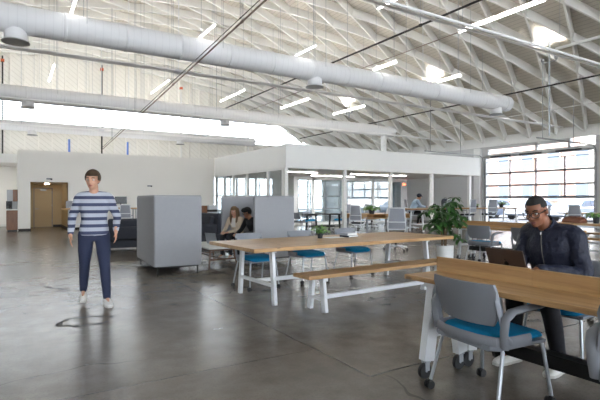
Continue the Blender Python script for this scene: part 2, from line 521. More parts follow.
for i, (a, b) in enumerate(ro):
    wf = MB()
    for z in (1.4, 2.4, 3.4, 4.35): wf.span((a, YB - .16, z), (b, YB - .1, z + .06))
    for k in range(5): wf.span((a + (b - a - .06) * k / 4, YB - .16, 1.4), (a + (b - a - .06) * k / 4 + .06, YB - .1, 4.4))
    o = struct('window_%d' % (i + 10), wf, M['galv'])
    MB().span((a, YB - .135, 1.4), (b, YB - .125, 4.4)).build('pane', M['glass'], o)

Z0, Z1 = 5.55, 7.4     # the long clerestory in the gable
w = MB()
LX0, LX1, LZ0, LZ1 = 10.5, 22.3, .3, 3.1
w.span((XL, YG, 0), (LX0, YG + .25, Z0)); w.span((LX0, YG, 0), (LX1, YG + .25, LZ0)); w.span((LX0, YG, LZ1), (XR, YG + .25, Z0)); w.span((LX1, YG, 0), (XR, YG + .25, Z0))
xr = RX0 + math.sqrt(RR ** 2 - (Z1 - RCZ) ** 2)
w.span((XL, YG, Z0), (2 * RX0 - xr, YG + .25, Z1 - .9))
pts = [(2 * RX0 - xr, Z1), (xr, Z1)] + [(x, zroof(x) + .12) for x in [xr - (2 * xr - 2 * RX0) * i / 24 for i in range(25)]]
w.loft([[(x, YG, z) for x, z in pts], [(x, YG + .25, z) for x, z in pts]], False)
wb = struct('wall_back', w, M['gable_boards'])
x = XL + .4
while x < XR - .3:
    zt = min(zroof(x) - .02, 9e9)
    if zt > Z1 + .1: MB().span((x, YG - .14, Z1), (x + .07, YG - .001, zt)).build('stud', M['gable'], wb)
    MB().span((x, YG - .1, 3.42), (x + .06, YG - .001, Z0)).build('stud', M['gable'], wb)
    x += .72
MB().span((XL, YG - .16, Z1 - .05), (xr, YG - .001, Z1 + .1)).build('rail', M['gable'], wb)
MB().span((XL, YG - .16, Z0 - .1), (XR, YG - .001, Z0 + .02)).build('rail', M['gable'], wb)
wf = MB()
x = XL + 1.0
while x < 20:
    wf.span((x, YG + .08, Z0), (x + .04, YG + .14, min(Z1, zroof(x) - .02))); x += 2.6
o = struct('window_1', wf, M['white_paint'], label='long clerestory window glaring white in the gable')
pp = [(2 * RX0 - 20.8, Z0), (20.8, Z0)] + [(xx, min(Z1, zroof(xx))) for xx in (20.5, 19.5, 18.5, xr, 10, 0, 2 * RX0 - xr, 2 * RX0 - 19.5)]
MB().loft([[(a, YG + .10, b) for a, b in pp], [(a, YG + .115, b) for a, b in pp]], False).build('pane', M['glass'], o)
wf = MB()
k = LX0
while k < LX1 + .01:
    wf.span((k - .04, YG + .06, LZ0), (k + .04, YG + .16, LZ1)); k += (LX1 - LX0) / 10
for z in (LZ0, 1.1, 1.75, 2.4, LZ1 - .06): wf.span((LX0, YG + .06, z), (LX1, YG + .16, z + .05))
o = struct('window_2', wf, M['galv'])
MB().span((LX0, YG + .10, LZ0), (LX1, YG + .115, LZ1)).build('pane', M['glass'], o)
for i, (px, m) in enumerate(((-.37, 'dark_pipe'), (5.0, 'dark_pipe'), (10.15, 'white_paint'), (15.3, 'white_paint'))):
    t = MB().span((px - .04, YG - .30, 0), (px + .04, YG - .2, zroof(px) - .4), .008)
    o = struct('trim_%d' % (20 + i), t, M[m])
    MB().span((px - .09, YG - .36, zroof(px) - .75), (px + .09, YG - .17, zroof(px) - .6)).build('bracket', M['orange'], o)

# roll-up sectional glass door, partly raised
DY0, DY1, DZ = 11.07, 16.9, (1.40, 2.08, 2.76, 3.44)
d = MB()
for y in (DY0 + .02, DY1 - .02): d.span((XR - .06, y - .05, 0), (XR + .02, y + .05, 3.62))
gd = struct('door_2', d, M['galv'], label='sectional glass roll-up door raised above the car park')
for i in range(3):
    rl = MB()
    z0, z1 = DZ[i], DZ[i + 1]
    rl.span((XR + .05, DY0, z0), (XR + .11, DY1, z0 + (.13 if i == 0 else .06))); rl.span((XR + .05, DY0, z1 - .04), (XR + .11, DY1, z1 - .004))
    for k in range(5):
        y = DY0 + (DY1 - DY0) * k / 4
        rl.span((XR + .05, max(DY0, y - .035), z0), (XR + .11, min(DY1, y + .035), z1 - .004))
    s = rl.build('door_section', M['door_rail'], gd)
    MB().span((XR + .077, DY0, z0 + .02), (XR + .083, DY1, z1 - .03)).build('pane', M['glass'], s)
'''rl = MB()
for xx in (20.9, 21.55, 22.2): rl.span((xx - .03, DY0, 3.70), (xx + .03, DY1, 3.75))
for k in range(5):
    y = DY0 + (DY1 - DY0) * k / 4
    rl.span((20.9, max(DY0, y - .03), 3.70), (22.2, min(DY1, y + .03), 3.75))
'''
for y in (DY0 - .06, DY1 + .06):
    tr = MB().path([(XR - .12, y, 0.02), (XR - .12, y, 3.4), (XR - .2, y, 3.66), (XR - .45, y, 3.78), (17.9, y, 3.80)], .03, 6, False)
    tr = tr; tr.path([(18.3, y, 3.8), (18.3, y, zroof(18.3) - .3)], .015, 6); tr.path([(20.6, y, 3.8), (20.6, y, zroof(20.6) - .3)], .015, 6)
    tr.build('track', M['galv'], gd)
MB().cyl((XR - .22, DY0, 3.66), (XR - .22, DY1, 3.66), .03).build('spring_shaft', M['galv'], gd)
sp = MB()
for a in (11.6, 13.5, 15.2): sp.cyl((XR - .22, a, 3.66), (XR - .22, a + 1.2, 3.66), .045)
sp.build('spring', M['black_steel'], gd)
wf = MB().span((XR + .08, 11.1, 3.82), (XR + .12, 16.75, 3.85)).span((XR + .08, 11.1, 3.99), (XR + .12, 16.75, 4.02))
o = struct('window_3', wf, M['white_paint'])
MB().span((XR + .095, 11.1, 3.82), (XR + .1, 16.75, 4.27)).build('pane', M['glass'], o)

# white core with the door recess
BX, BY, BZ = .28, 22.9, 3.42
w = MB()
w.span((BX, BY, 0), (.735, BY + .15, BZ)); w.span((2.175, BY, 0), (8.95, BY + .15, BZ)); w.span((.735, BY, 2.08), (2.175, BY + .15, BZ))
w.span((BX, BY + .15, 0), (BX + .15, YG - .3, BZ)); w.span((BX, BY + .15, BZ - .1), (8.95, YG - .4, BZ))
struct('wall_core', w, M['wall_white'], label='long white partition with a door recess')
w = MB()
w.span((.585, BY + .151, 0), (.735, 26.2, 2.2)); w.span((2.175, BY + .151, 0), (2.325, 26.2, 2.2)); w.span((.735, BY + .151, 2.08), (2.175, 26.2, 2.2))
w.span((.735, 26.05, 0), (.97, 26.2, 2.08)); w.span((1.78, 26.05, 0), (2.175, 26.2, 2.08)); w.span((.97, 26.05, 1.9), (1.78, 26.2, 2.08))
struct('wall_recess', w, M['tan_wall'])
b = MB().span((BX + .01, BY - .015, 0), (.735, BY - .001, .1)).span((2.175, BY - .015, 0), (8.9, BY - .001, .1)).span((1.8, 26.03, 0), (2.17, 26.049, .1)).span((2.155, BY, 0), (2.1745, 26.0, .1)).span((.7355, BY, 0), (.75, 26.0, .1))
struct('baseboard_core', b, M['dark_base'])
o = struct('door_1', MB().span((1.0, 26.08, .01), (1.75, 26.13, 1.87), .004), M['tan_door'], label='tan flush door at the end of a recess')
fr = MB().span((.971, 26.03, 0), (1.0, 26.15, 1.899)).span((1.75, 26.03, 0), (1.779, 26.15, 1.899)).span((1.0, 26.03, 1.87), (1.75, 26.15, 1.899))
fr.build('door_frame', M['grey_plastic'], o)
h = MB().cyl((1.07, 26.08, .88), (1.07, 26.02, .88), .025).bar((1.07, 26.03, .88), (1.19, 26.03, .88), .02, .02)
h.build('door_handle', M['alu'], o)
h = MB().span((1.25, 26.02, 1.76), (1.5, 26.075, 1.82), .005).bar((1.3, 26.0, 1.84), (1.55, 26.03, 1.84), .02, .02)
h.build('door_closer', M['alu'], o)
h = MB()
for z in (.25, 1.0, 1.65): h.cyl((1.752, 26.025, z), (1.752, 26.025, z + .1), .012)
h.build('hinge', M['alu'], o)
lt = MB().lathe([(.0, .0), (.09, 0), (.10, .02), (.1, .04)], (1.45, 24.6, 2.04), 16)
o = tag(lt.build('ceiling_light', M['led_recess']), 'small round lamp on the ceiling of the tan door recess', 'light')
# lower zone beyond the core
struct('wall_far', MB().span((XL, 27.5, 0), (BX, 27.65, 3.0)), M['wall_white'])
struct('baseboard_far', MB().span((XL, 27.47, 0), (BX, 27.499, .1)), M['white_wash'])
struct('ceiling_lower', MB().span((XL, 25.0, 3.0), (BX - .01, YG - .4, 3.4)), M['white_paint'])

# glazed office box
OX0, OX1, OY0, OY1, OZ0, OZ1 = 8.95, 20.35, 15.55, 22.9, 2.54, 3.45
struct('ceiling_office', MB().span((OX0, OY0, OZ0), (OX1, OY1 + .15, OZ1), .012), M['white_paint'], label='deep white fascia box over the office')
for i, cx in enumerate((9.03, 11.85, 14.4, 17.0, 19.7)):
    struct('trim_%d' % (3 + i), MB().span((cx - .07, OY0 + .06, 0), (cx + .07, OY0 + .2, OZ0), .006), M['white_paint'], label='white square column under the office fascia')
ys = (22.85, 21.7, 20.6, 19.05, 17.1, 15.85)
for i in range(5):
    y0, y1 = ys[i + 1], ys[i]
    wf = MB().span((OX0 + .03, y0 + .002, 0), (OX0 + .11, y0 + .07, OZ0)).span((OX0 + .03, y1 - .07, 0), (OX0 + .11, y1 - .002, OZ0))
    wf.span((OX0 + .03, y0 + .07, 0), (OX0 + .11, y1 - .07, .1)).span((OX0 + .03, y0 + .07, OZ0 - .06), (OX0 + .11, y1 - .07, OZ0))
    o = struct('window_%d' % (4 + i), wf, M['white_paint'])
    MB().span((OX0 + .065, y0 + .07, .1), (OX0 + .075, y1 - .07, OZ0 - .06)).build('pane', M['glass_office'], o)
# meeting room front
MY = 20.7
xs = (12.55, 13.6, 15.56, 17.7, 19.95)
for i in range(4):
    a, b = xs[i], xs[i + 1]
    wf = MB().span((a + .002, MY, 0), (a + .09, MY + .1, 2.45)).span((b - .06, MY, 0), (b - .002, MY + .1, 2.45)).span((a, MY, 2.38), (b, MY + .1, 2.45)).span((a, MY, 0), (b, MY + .1, .12))
    o = struct('window_%d' % (20 + i), wf, M['white_paint'])
    MB().span((a + .08, MY + .045, .12), (b - .06, MY + .055, 2.38)).build('pane', M['glass_office'], o)
struct('trim_8', MB().span((12.4, MY - .02, 2.45), (OX1, MY + .15, OZ0 - .001)), M['white_paint'])
struct('wall_meeting', MB().span((12.4, MY, 0), (12.545, OY1 - .1, OZ0 - .001)), M['white_paint'])
# rear of the office: mullioned glazing
wf = MB(); k = 9.1
while k < OX1:
    wf.span((k - .04, OY1, .0), (k + .04, OY1 + .1, OZ0)); k += 1.12
for z in (0, .75, 1.5, OZ0 - .08): wf.span((OX0, OY1 + .01, z), (OX1, OY1 + .09, z + .07))
o = struct('window_30', wf, M['white_paint'])
MB().span((OX0 + .02, OY1 + .045, .05), (OX1, OY1 + .055, OZ0 - .02)).build('pane', M['glass_office'], o)
w = MB().span((OX1, OY1 + .2, 0), (XR - .001, OY1 + .35, 3.4)).span((19.96, MY, 0), (20.1, OY1 - .1, OZ0 - .001)).span((20.1, MY, 0), (20.35, MY + .1, OZ0 - .001))
struct('wall_end', w, M['grey_wall'])
for i, (xa, xb, yy) in enumerate(((16.75, 18.2, 21.6), (18.75, 19.9, 21.3))):
    p = MB().span((xa, yy, .06), (xb, yy + .06, 2.2), .01)
    o = p.build('partition_screen', M['blue_grey_panel'])
    tag(o, ['wide blue-grey partition screen inside the glazed meeting room', 'blue-grey partition screen at the meeting room end by the red lamp'][i], 'screen')
    for xx in (xa + .1, xb - .1): MB().span((xx - .03, yy - .12, 0), (xx + .03, yy + .18, .058)).build('foot', M['alu'], o)

# outside: car park, building opposite, cars
g = MB().span((XR + .25, -25, -.2), (75, 60, -.03)).span((XL - 20, YG + .25, -.2), (XR + .25, 75, -.03)).span((XL - 20, -30, -.2), (XR + .25, YB - .25, -.03))
struct('ground', g, M['asphalt'])
# ------------------------------------------------------------------ ducts, pipes, lamps
M['bright_white'] = simple('bright_white', '#fafafa', .5, var=.01)
def duct(loc_y, z, D, x0, x1, label, diffs, drop=None):
    r = D / 2
    o = empty('air_duct', (x0, loc_y, z), 0, label, 'duct', 'white round air ducts')
    L = x1 - x0
    prof = []
    n = 40
    mb = MB(); st = []
    x = 0.0
    xs = [0.0]
    while x < L - 1.3:
        x += 1.25
        xs += [x - .03, x - .02, x + .02, x + .03]
    xs += [L - .05, L]
    for i, x in enumerate(xs):
        rr = r + (.012 if (i % 4) in (2, 3) and i < len(xs) - 2 else 0) - (.03 if i == len(xs) - 1 else 0)
        st.append([(x, rr * math.cos(2 * PI * k / n), rr * math.sin(2 * PI * k / n)) for k in range(n)])
    mb.loft([list(reversed(s)) for s in st], True)
    mb.build('duct_pipe', M['duct_spiral'], o)
    for dx in diffs:
        dx -= x0
        d = MB().lathe([(.2, r * -.75), (.205, -r - .02), (.215, -r - .12), (.21, -r - .15)], (dx, 0, 0), 24).build('diffuser', M['duct'], o)
        MB().lathe([(.0, -r - .16), (.2, -r - .16), (.255, -r - .175), (.26, -r - .19), (.12, -r - .20), (.0, -r - .2)], (dx, 0, 0), 24).build('diffuser_face', M['galv'], d)
    k = 1.1
    while k < L:
        zt = zroof(x0 + k) - z - .05
        h = MB().path([(k, r * .95, -.0), (k, r * .95, zt)], .006, 5).path([(k, -r * .95, 0), (k, -r * .95, zt)], .006, 5)
        h.lathe([(r + .012, 0), (r + .014, .001)], (k, 0, 0), 3) if False else None
        h.build('hanger_wire', M['alu'], o)
        k += 3.1
    if drop:
        MB().cyl((drop - x0, 0, 0), (drop - x0, 0, OZ1 - z + .001), .16, 20).build('drop_pipe', M['duct'], o)
    return o
def spiral():
    m, nt, b = newmat('duct_spiral')
    sep = nt.nodes.new('ShaderNodeSeparateXYZ'); nt.links.new(coords(nt), sep.inputs[0])
    e = math_n(nt, 'LESS_THAN', math_n(nt, 'FRACT', math_n(nt, 'DIVIDE', sep.outputs[0], .16)), .1)
    nt.links.new(mix_rgb(nt, math_n(nt, 'MULTIPLY', e, .16), lin('#eeeef0'), lin('#bcbcc0')), b.inputs['Base Color'])
    b.inputs['Roughness'].default_value = .5
    bump(nt, b, e, .1, .01)
    return m
M['duct_spiral'] = spiral()
duct(11.2, 5.0, .58, -9.0, 16.3, 'big white round duct closest overhead, with a plugged end above the office', (.1, 7.4, 15.6))
duct(19.7, 5.13, .58, -12.0, 18.3, 'white round duct in the middle, ending with a drop into the office roof', (.55, 8.2), 17.6)
duct(28.6, 5.2, .55, -13.0, 14.0, 'white round duct deepest in the hall, just before the clerestory', (1.0, 8.95))

def tie(y, label, z=4.8):
    o = empty('tie_rod', (XL, y, z), 0, label, 'tie rod', 'paired roof tie rods')
    L = XR - XL
    for s in (-1, 1):
        MB().cyl((.15, s * .07, 0), (L - .02, s * .075, 0), .03, 8).build('rod', M['bright_white'], o)
    for k in (9.3, 18.7, 28.0): MB().span((k - .12, -.11, -.035), (k + .12, .11, .035), .01).build('coupling', M['steel_white'], o)
    for k in (9.3, 18.7, 28.0):
        MB().cyl((k, 0, 0), (k, 0, zroof(XL + k) - z - .1), .012, 6).build('hanger_rod', M['steel_white'], o)
for y, l in ((6.3, 'pair of white tie rods crossing the roof closest to the viewer'), (12.6, 'pair of white tie rods just behind the nearest duct'),
             (18.9, 'pair of white tie rods just before the middle duct'), (25.3, 'pair of white tie rods between the middle and the farthest duct')):
    tie(y, l)

def pipe_run(x, z, y0, y1, r, m, label, cat='pipe', side=False, slope=0.0):
    o = empty('sprinkler_pipe' if cat == 'pipe' else 'conduit', (x, y0, z), 0, label, cat, 'pipes under the roof')
    sl = lambda k: -slope * k
    MB().cyl((0, 0, 0), (0, y1 - y0, sl(y1 - y0)), r, 8).build('tube', M[m], o)
    k = 1.4
    while k < y1 - y0:
        MB().cyl((0, k, sl(k)), (0, k, zroof(x) - z - .45), .006, 5).build('hanger_rod', M['alu'], o)
        MB().cyl((0, k - .03, sl(k - .03)), (0, k + .03, sl(k + .03)), r * 1.6, 8).build('clamp', M['orange'] if side else M[m], o)
        k += 4.6
pipe_run(3.9, 5.2, 2.5, 25.2, .018, 'brown_pipe', 'dull brown pipe sloping down overhead toward the striped walker', slope=.0615)
pipe_run(3.86, 5.26, 2.5, 25.2, .009, 'dark_pipe', 'thin dark cable pipe sloping beside the dull brown pipe', slope=.0615)
pipe_run(8.3, 5.46, 2.0, 26.0, .026, 'dark_pipe', 'thin dark pipe crossing over the middle of the big duct')
pipe_run(16.65, 5.46, 2.0, 27.0, .028, 'dark_pipe', 'thin dark pipe over the office end, passing beyond the plugged duct end')
pipe_run(9.65, 5.55, 2.0, 22.0, .014, 'brown_pipe', 'slim tan conduit along the row of strip lamps above the plant', 'conduit')
pipe_run(18.6, 4.95, 2.0, 22.0, .016, 'white_paint', 'slim white conduit high before the roll-up door', 'conduit')
for x, z in ((3.1, 4.55), (6.55, 4.6)):
    o = tag(MB().cyl((x, YG - .4, z - .5), (x, YG - .4, z + .5), .06, 10).build('vent_pipe', M['blue_pipe']), 'short blue upright pipe on the gable wall, %s' % ('the one above the striped walker' if x < 5 else 'the one above the felt booths'), 'pipe')

def lamp_bar(x, y0, y1, label, z=5.42, lit=True):
    L = y1 - y0
    o = empty('pendant_lamp', (x, y0, z), 0, label, 'lamp', 'suspended strip lamps')
    MB().span((-.026, 0, .02), (.026, L, .07), .004).build('housing', M['white_paint'], o)
    MB().span((-.024, .01, 0), (.024, L - .01, .0195), .003).build('diffuser', M['led'] if lit else M['white_paint'], o)
    if lit: MB().span((-.016, .02, .0705), (.016, L - .02, .0745)).build('roof_fill_strip', M['led_roof_fill'], o)  # hidden emitting strip on top, added to brighten the roof
    for k in (.12, L - .12):
        MB().cyl((0, k, .08), (0, k, zroof(x) - z - .45), .005, 5).build('cable', M['alu'], o)
rows = [(10.45, 11.5), (16.1, 18.5), (22.6, 25.0), (29.6, 31.6)]  # last row is added to brighten the gable
cols = [1.15, 4.1, 6.95, 9.85, 12.75]
desc = ['row by the big duct', 'row after the big duct', 'row after the middle duct', 'added row brightening the gable']
ords = ['first', 'second', 'third', 'fourth', 'fifth']
for j, (a, b) in enumerate(rows):
    for i, x in enumerate(cols):
        if j >= 2 and i == 4: continue
        xx = x + (.55 if j == 1 and 0 < i else 0)
        lamp_bar(xx, a, b, 'lit strip lamp, %s from the left in the %s' % (ords[i], desc[j]))
lamp_bar(9.4, 5.6, 7.8, 'longest lit strip lamp overhead, running toward the roll-up door')
lamp_bar(6.75, 7.0, 7.75, 'short lit strip lamp overhead, at the top edge above the glass office')
lamp_bar(12.75, 4.6, 7.3, 'unlit pale strip lamp overhead at the far right top corner', lit=False)

def uplight(x, y, label, zb, power, head_z):
    o = empty('pendant_uplight', (x, y, zb), 0, label, 'lamp', 'uplights aimed at the roof')
    zt = head_z - zb
    MB().cyl((0, 0, 0), (0, 0, zroof(x) - zb - .1), .03, 10).build('pole', M['alu'], o)
    MB().bar((0, -.28, zt), (0, .28, zt), .04, .04).build('bracket', M['galv'], o)
    for s in (-1, 1):
        h = MB().lathe([(.03, 0), (.06, .03), (.07, .14), (.055, .14)], (0, s * .26, zt + .03), 14).build('lamp_head', M['galv'], o)
        ld = bpy.data.lights.new('uplight_beam', 'SPOT'); ld.energy = power; ld.spot_size = 1.5; ld.spot_blend = .9; ld.shadow_soft_size = .08; ld.color = (1, .97, .92)
        lo = bpy.data.objects.new('uplight_beam', ld); COL.objects.link(lo); lo.parent = o
        lo.location = (0, s * .26, zt + .2); lo.rotation_euler = (PI, 0, 0)
uplight(17.4, 10.2, 'long pole with two uplights brightening the roof, before the roll-up door', 3.75, 42, 6.55)
uplight(17.5, 16.2, 'short pole with two uplights above the plugged duct end', 6.3, 45, 6.55)
uplight(17.5, 22.7, 'short pole with two uplights between the big and middle ducts', 6.3, 45, 6.55)

# lamps under the office ceiling
o = empty('ceiling_lamp', (-2.6, 26.2, 3.0), 0, 'added lamp brightening the low zone beyond the brown cupboard', 'lamp')  # lamp added under the low ceiling to brighten the far wall
MB().span((-1.2, -.3, -.05), (1.2, .3, -.001), .005).build('housing', M['white_paint'], o)
MB().span((-1.15, -.27, -.06), (1.15, .27, -.0505)).build('diffuser', M['led'], o)
for i, (xa, xb, y, l) in enumerate(((9.7, 11.3, 16.9, 'slim lit lamp under the office ceiling by the corner column'), (12.3, 14.9, 18.9, 'slim lit lamp under the office ceiling, deepest of the three'), (13.2, 16.6, 17.0, 'slim lit lamp under the office ceiling, longest of the three'))):
    o = empty('ceiling_lamp', (xa, y, OZ0), 0, l, 'lamp', 'lamps under the office ceiling')
    MB().span((0, -.06, -.05), (xb - xa, .06, -.001), .005).build('housing', M['white_paint'], o)
    MB().span((.02, -.05, -.06), (xb - xa - .02, .05, -.0505)).build('diffuser', M['led_office'], o)
o = empty('wall_lamp', (19.9, 20.5, 2.24), 0, 'small glowing red lamp high on the glazed meeting room', 'lamp')
MB().span((-.13, 0, -.07), (.13, .06, .07), .01).build('housing', M['white_paint'], o)
MB().span((-.12, -.008, -.06), (.12, -.001, .06)).build('lens', M['red_lamp'], o)
MB().cyl((0, .05, .07), (0, .05, .28), .015, 8).build('stem', M['white_paint'], o)
# small fittings on the white wall
for x, z, l in ((1.42, 2.22, 'small grey sensor above the tan door recess'), (5.66, 1.98, 'small grey sensor on the white wall above the felt booths')):
    o = empty('wall_sensor', (x, BY, z), 0, l, 'sensor')
    MB().span((-.09, -.05, -.03), (.09, -.001, .03), .008).build('body', M['grey_plastic'], o)
    MB().ball((.1, -.04, -.01), (.04, .035, .035)).build('lens', M['dark_base'], o)
# ------------------------------------------------------------------ furniture
def rbox(mb, a, b, ch): return mb.span(a, b, ch)

def pad(w, d, z0, z1, r=.06, front_drop=.0, yc=0, n=8):
    """soft rounded slab (seat cushion): superellipse stack"""
    mb = MB(); rings = []
    prof = [(-.03, 0), (-.006, .3), (0, .55), (-.008, .82), (-.03, 1)]
    for off, t in prof:
        ring = []
        for k in range(40):
            a = 2 * PI * k / 40; e = .35
            x = (w / 2 + off) * math.copysign(abs(math.cos(a)) ** e, math.cos(a)); y = (d / 2 + off) * math.copysign(abs(math.sin(a)) ** e, math.sin(a))
            z = z0 + (z1 - z0) * t - front_drop * max(0, (y / (d / 2) - .55) / .45) ** 2
            ring.append((x, y + yc, z))
        rings.append(ring)
    return mb.loft(rings, True)

def shell(w, z0, z1, y0, y1, bow, th, nx=12, nz=6, taper=.04, round_=.05):
    """curved backrest plate: bottom (z0,y0) to top (z1,y1), bowed forward at the sides"""
    mb = MB(); g = []
    for side in (0, 1):
        for j in range(nz + 1):
            t = j / nz; row = []
            for i in range(nx + 1):
                s = -1 + 2 * i / nx
                hw = (w / 2) - taper * (1 - t) * .6 - round_ * max(0, (abs(t - .5) * 2 - .75) / .25) ** 2
                x = s * hw
                y = y0 + (y1 - y0) * t + bow * s * s - (th if side else 0)
                row.append((x, y, z0 + (z1 - z0) * t))
            g.append(row)
    n = nx + 1; vs = [p for r in g for p in r]; fs = []; O = (nz + 1) * n
    for j in range(nz):
        for i in range(nx):
            a = j * n + i
            fs.append((a, a + n, a + n + 1, a + 1)); fs.append((O + a, O + a + 1, O + a + n + 1, O + a + n))
    for i in range(nx):
        fs.append((i, i + 1, O + i + 1, O + i)); a = nz * n + i; fs.append((a, O + a, O + a + 1, a + 1))
    for j in range(nz):
        a = j * n; fs.append((a, O + a, O + a + n, a + n)); a = j * n + nx; fs.append((a, a + n, O + a + n, O + a))
    return mb.add(vs, [tuple(reversed(f)) for f in fs], True)

def caster(parent, x, y, r=.028, mat='black_plastic', name='caster', fork=None):
    mb = MB()
    for s in (-1, 1): mb.cyl((x + s * .013 - .008, y - .012, r), (x + s * .013 + .008, y - .012, r), r, 14)
    mb.ball((x, y - .006, r + .012), (.02, .024, .022), nu=10, nv=6)
    mb.cyl((x, y, r + .01), (x, y, r + .04), .009, 8)
    return mb.build(name, M[mat], parent)

def make_stack_chair(arms):
    o = empty('stacking_chair', (0, 0, 0), 0, 'x', 'chair')
    pad(.46, .44, .425, .478, front_drop=.03, yc=.015).build('seat', M['blue_seat'], o)
    sh = MB()
    sh.loft([[(x * sx, y, z) for x, y in ((.235, .2), (.24, -.2), (.2, -.26), (-.2, -.26), (-.24, -.2), (-.235, .2))] for z, sx in ((.395, .93), (.41, 1), (.424, 1))], False)
    # rear ledge of the plastic shell, curved round the seat
    rg = [(.235, .05), (.24, -.12), (.215, -.225), (.12, -.262), (0, -.272), (-.12, -.262), (-.215, -.225), (-.24, -.12), (-.235, .05)]
    sh.path([(x, y, .445) for x, y in rg], .03, 8, True, True, (.35, 1.2))
    sh.build('seat_shell', M['grey_plastic'], o)
    shell(.48, .535, .80, -.235, -.29, .05, .018, taper=.07, round_=.02).build('backrest', M['grey_plastic'], o)
    for s in (-1, 1):
        fr = MB().path([(s * .235, -.1, .43), (s * .243, -.175, .47), (s * .24, -.2, .56), (s * .225, -.215, .66), (s * .21, -.225, .74)], .021, 8, True, True, (.6, 1.1))
        fr.build('back_post', M['grey_plastic'], o)
    if arms:
        for s in (-1, 1):
            a = MB().path([(s * .25, -.2, .42), (s * .258, -.215, .52), (s * .264, -.21, .60), (s * .27, -.165, .64), (s * .272, -.06, .652), (s * .268, .07, .655), (s * .255, .15, .65)], [.025, .025, .026, .029, .03, .027, .014], 8, True, True, (1.1, .6))
            a.build('armrest', M['grey_plastic'], o)
    for sx in (-1, 1):
        for (xa, ya, xb, yb) in ((.215, .19, .245, .235), (.22, -.17, .25, -.26)):
            MB().path([(sx * .15, ya * .9, .412), (sx * (xa - .015), ya, .41), (sx * xa, ya * 1.03, .385), (sx * xb, yb, .06)], .0115, 8).build('leg', M['alu'], o)
            caster(o, sx * xb, yb)
    if arms:      # the armchair is the wider model
        for c_ in [c for c in bpy.data.objects if c.parent == o]:
            for v in c_.data.vertices: v.co.x *= 1.13
    bpy.context.view_layer.update()
    return o
PLAIN = make_stack_chair(False); ARMED = make_stack_chair(True)
used = set()
def put(proto, x, y, rz, label, group, z=0):
    if proto.name not in used:
        used.add(proto.name)
        index_kids(proto)
        proto.location = (x, y, z); proto.rotation_euler = (0, 0, rz); proto['label'] = label; proto['group'] = group
        return proto
    return dup(proto, (x, y, z), rz, label, group)
D = math.radians
g = 'blue seated stacking chairs'
put(ARMED, 2.735, 2.01, D(-95), 'grey armchair with blue seat and castors, tucked at the oak table facing away', g)
put(ARMED, 2.72, .96, D(-84), 'grey armchair with blue seat cut off by the right edge, next to another armchair', g)
put(PLAIN, 3.88, 2.14, D(92), 'blue seated chair under the man with the laptop', g)
put(PLAIN, 3.14, 6.33, D(184), 'blue seated chair behind the long oak table, first from its left end', g)
put(PLAIN, 4.10, 6.42, D(182), 'blue seated chair behind the long oak table, right behind the small potted plant', g)
put(PLAIN, 5.15, 6.55, D(183), 'blue seated chair behind the long oak table, behind the book stack', g)
put(ARMED, 8.25, 6.18, D(-86), 'blue seated armchair showing its grey back, beside the tall plant', g)
put(PLAIN, 8.25, 5.2, D(-92), 'blue seated chair hidden partly behind the head of the laptop man', g)
put(PLAIN, 5.72, 2.92, D(172), 'grey chair back showing behind the shoulder of the laptop man', g)
put(PLAIN, 10.1, 16.3, D(-86), 'blue seated chair at the left end of the dark office table', g)
put(PLAIN, 11.0, 17.05, D(178), 'blue seated chair behind the dark office table', g)
put(PLAIN, 12.45, 16.75, D(100), 'blue seated chair at the right end of the dark office table', g)

def trestle(name, L, W, H, th, leg_x, foot, topw, label, cat, loc, rz, group=None, bar=.07, casters=0.0, stretch='white', cross_z=.2, leg_mat='steel_white', top_mat='oak_x', stretch_y=0, stretch_z=None):
    o = empty(name, loc, rz, label, cat, group)
    MB().span((-L / 2, -W / 2, H - th), (L / 2, W / 2, H), .006).build('seat' if 'bench' in name else 'tabletop', M[top_mat], o)
    z0 = casters
    for sx in (-1, 1):
        x = sx * leg_x
        for sy in (-1, 1):
            lg = MB().bar((x, sy * topw, H - th - .03), (x, sy * foot, z0 + .0), bar, bar * .6, (1, 0, 0)).build('leg', M[leg_mat], o)
            if casters:
                y = sy * foot; r = casters * .43
                cs = MB().cyl((x - .014, y + .02, r), (x + .014, y + .02, r), r, 18).build('caster', M['black_plastic'], o)
                fk = MB().span((x - .02, y - .012, r), (x - .014, y + .03, casters - .012)).span((x + .014, y - .012, r), (x + .02, y + .03, casters - .012)).span((x - .025, y - .02, casters - .012), (x + .025, y + .032, casters - .002)).cyl((x - .022, y + .02, r), (x + .022, y + .02, r), .008, 8)
                fk.build('fork', M['alu'], cs)
        MB().bar((x, -foot + .0, cross_z), (x, foot, cross_z), bar * .7, bar * .55).build('crossbar', M[leg_mat], o)
        MB().bar((x, -topw - .06, H - th - .02), (x, topw + .06, H - th - .02), bar, .035).build('top_bar', M[leg_mat], o)
    sz = stretch_z or cross_z
    MB().bar((-leg_x, stretch_y, sz), (leg_x, stretch_y, sz), .05 if stretch == 'white' else .05, .05 if stretch == 'white' else .09).build('stretcher', M['steel_white' if stretch == 'white' else 'black_steel'], o)
    return o
trestle('communal_table', 3.62, 1.3, .735, .045, 1.42, .47, .40, 'long oak communal table with white steel legs, a small plant and books on it', 'table', (4.20, 5.67, 0), D(2.5), cross_z=.24)
trestle('oak_bench', 2.52, .33, .44, .04, 1.02, .15, .10, 'oak bench with white legs before the long communal table', 'bench', (4.13, 4.70, 0), D(3), cross_z=.15)
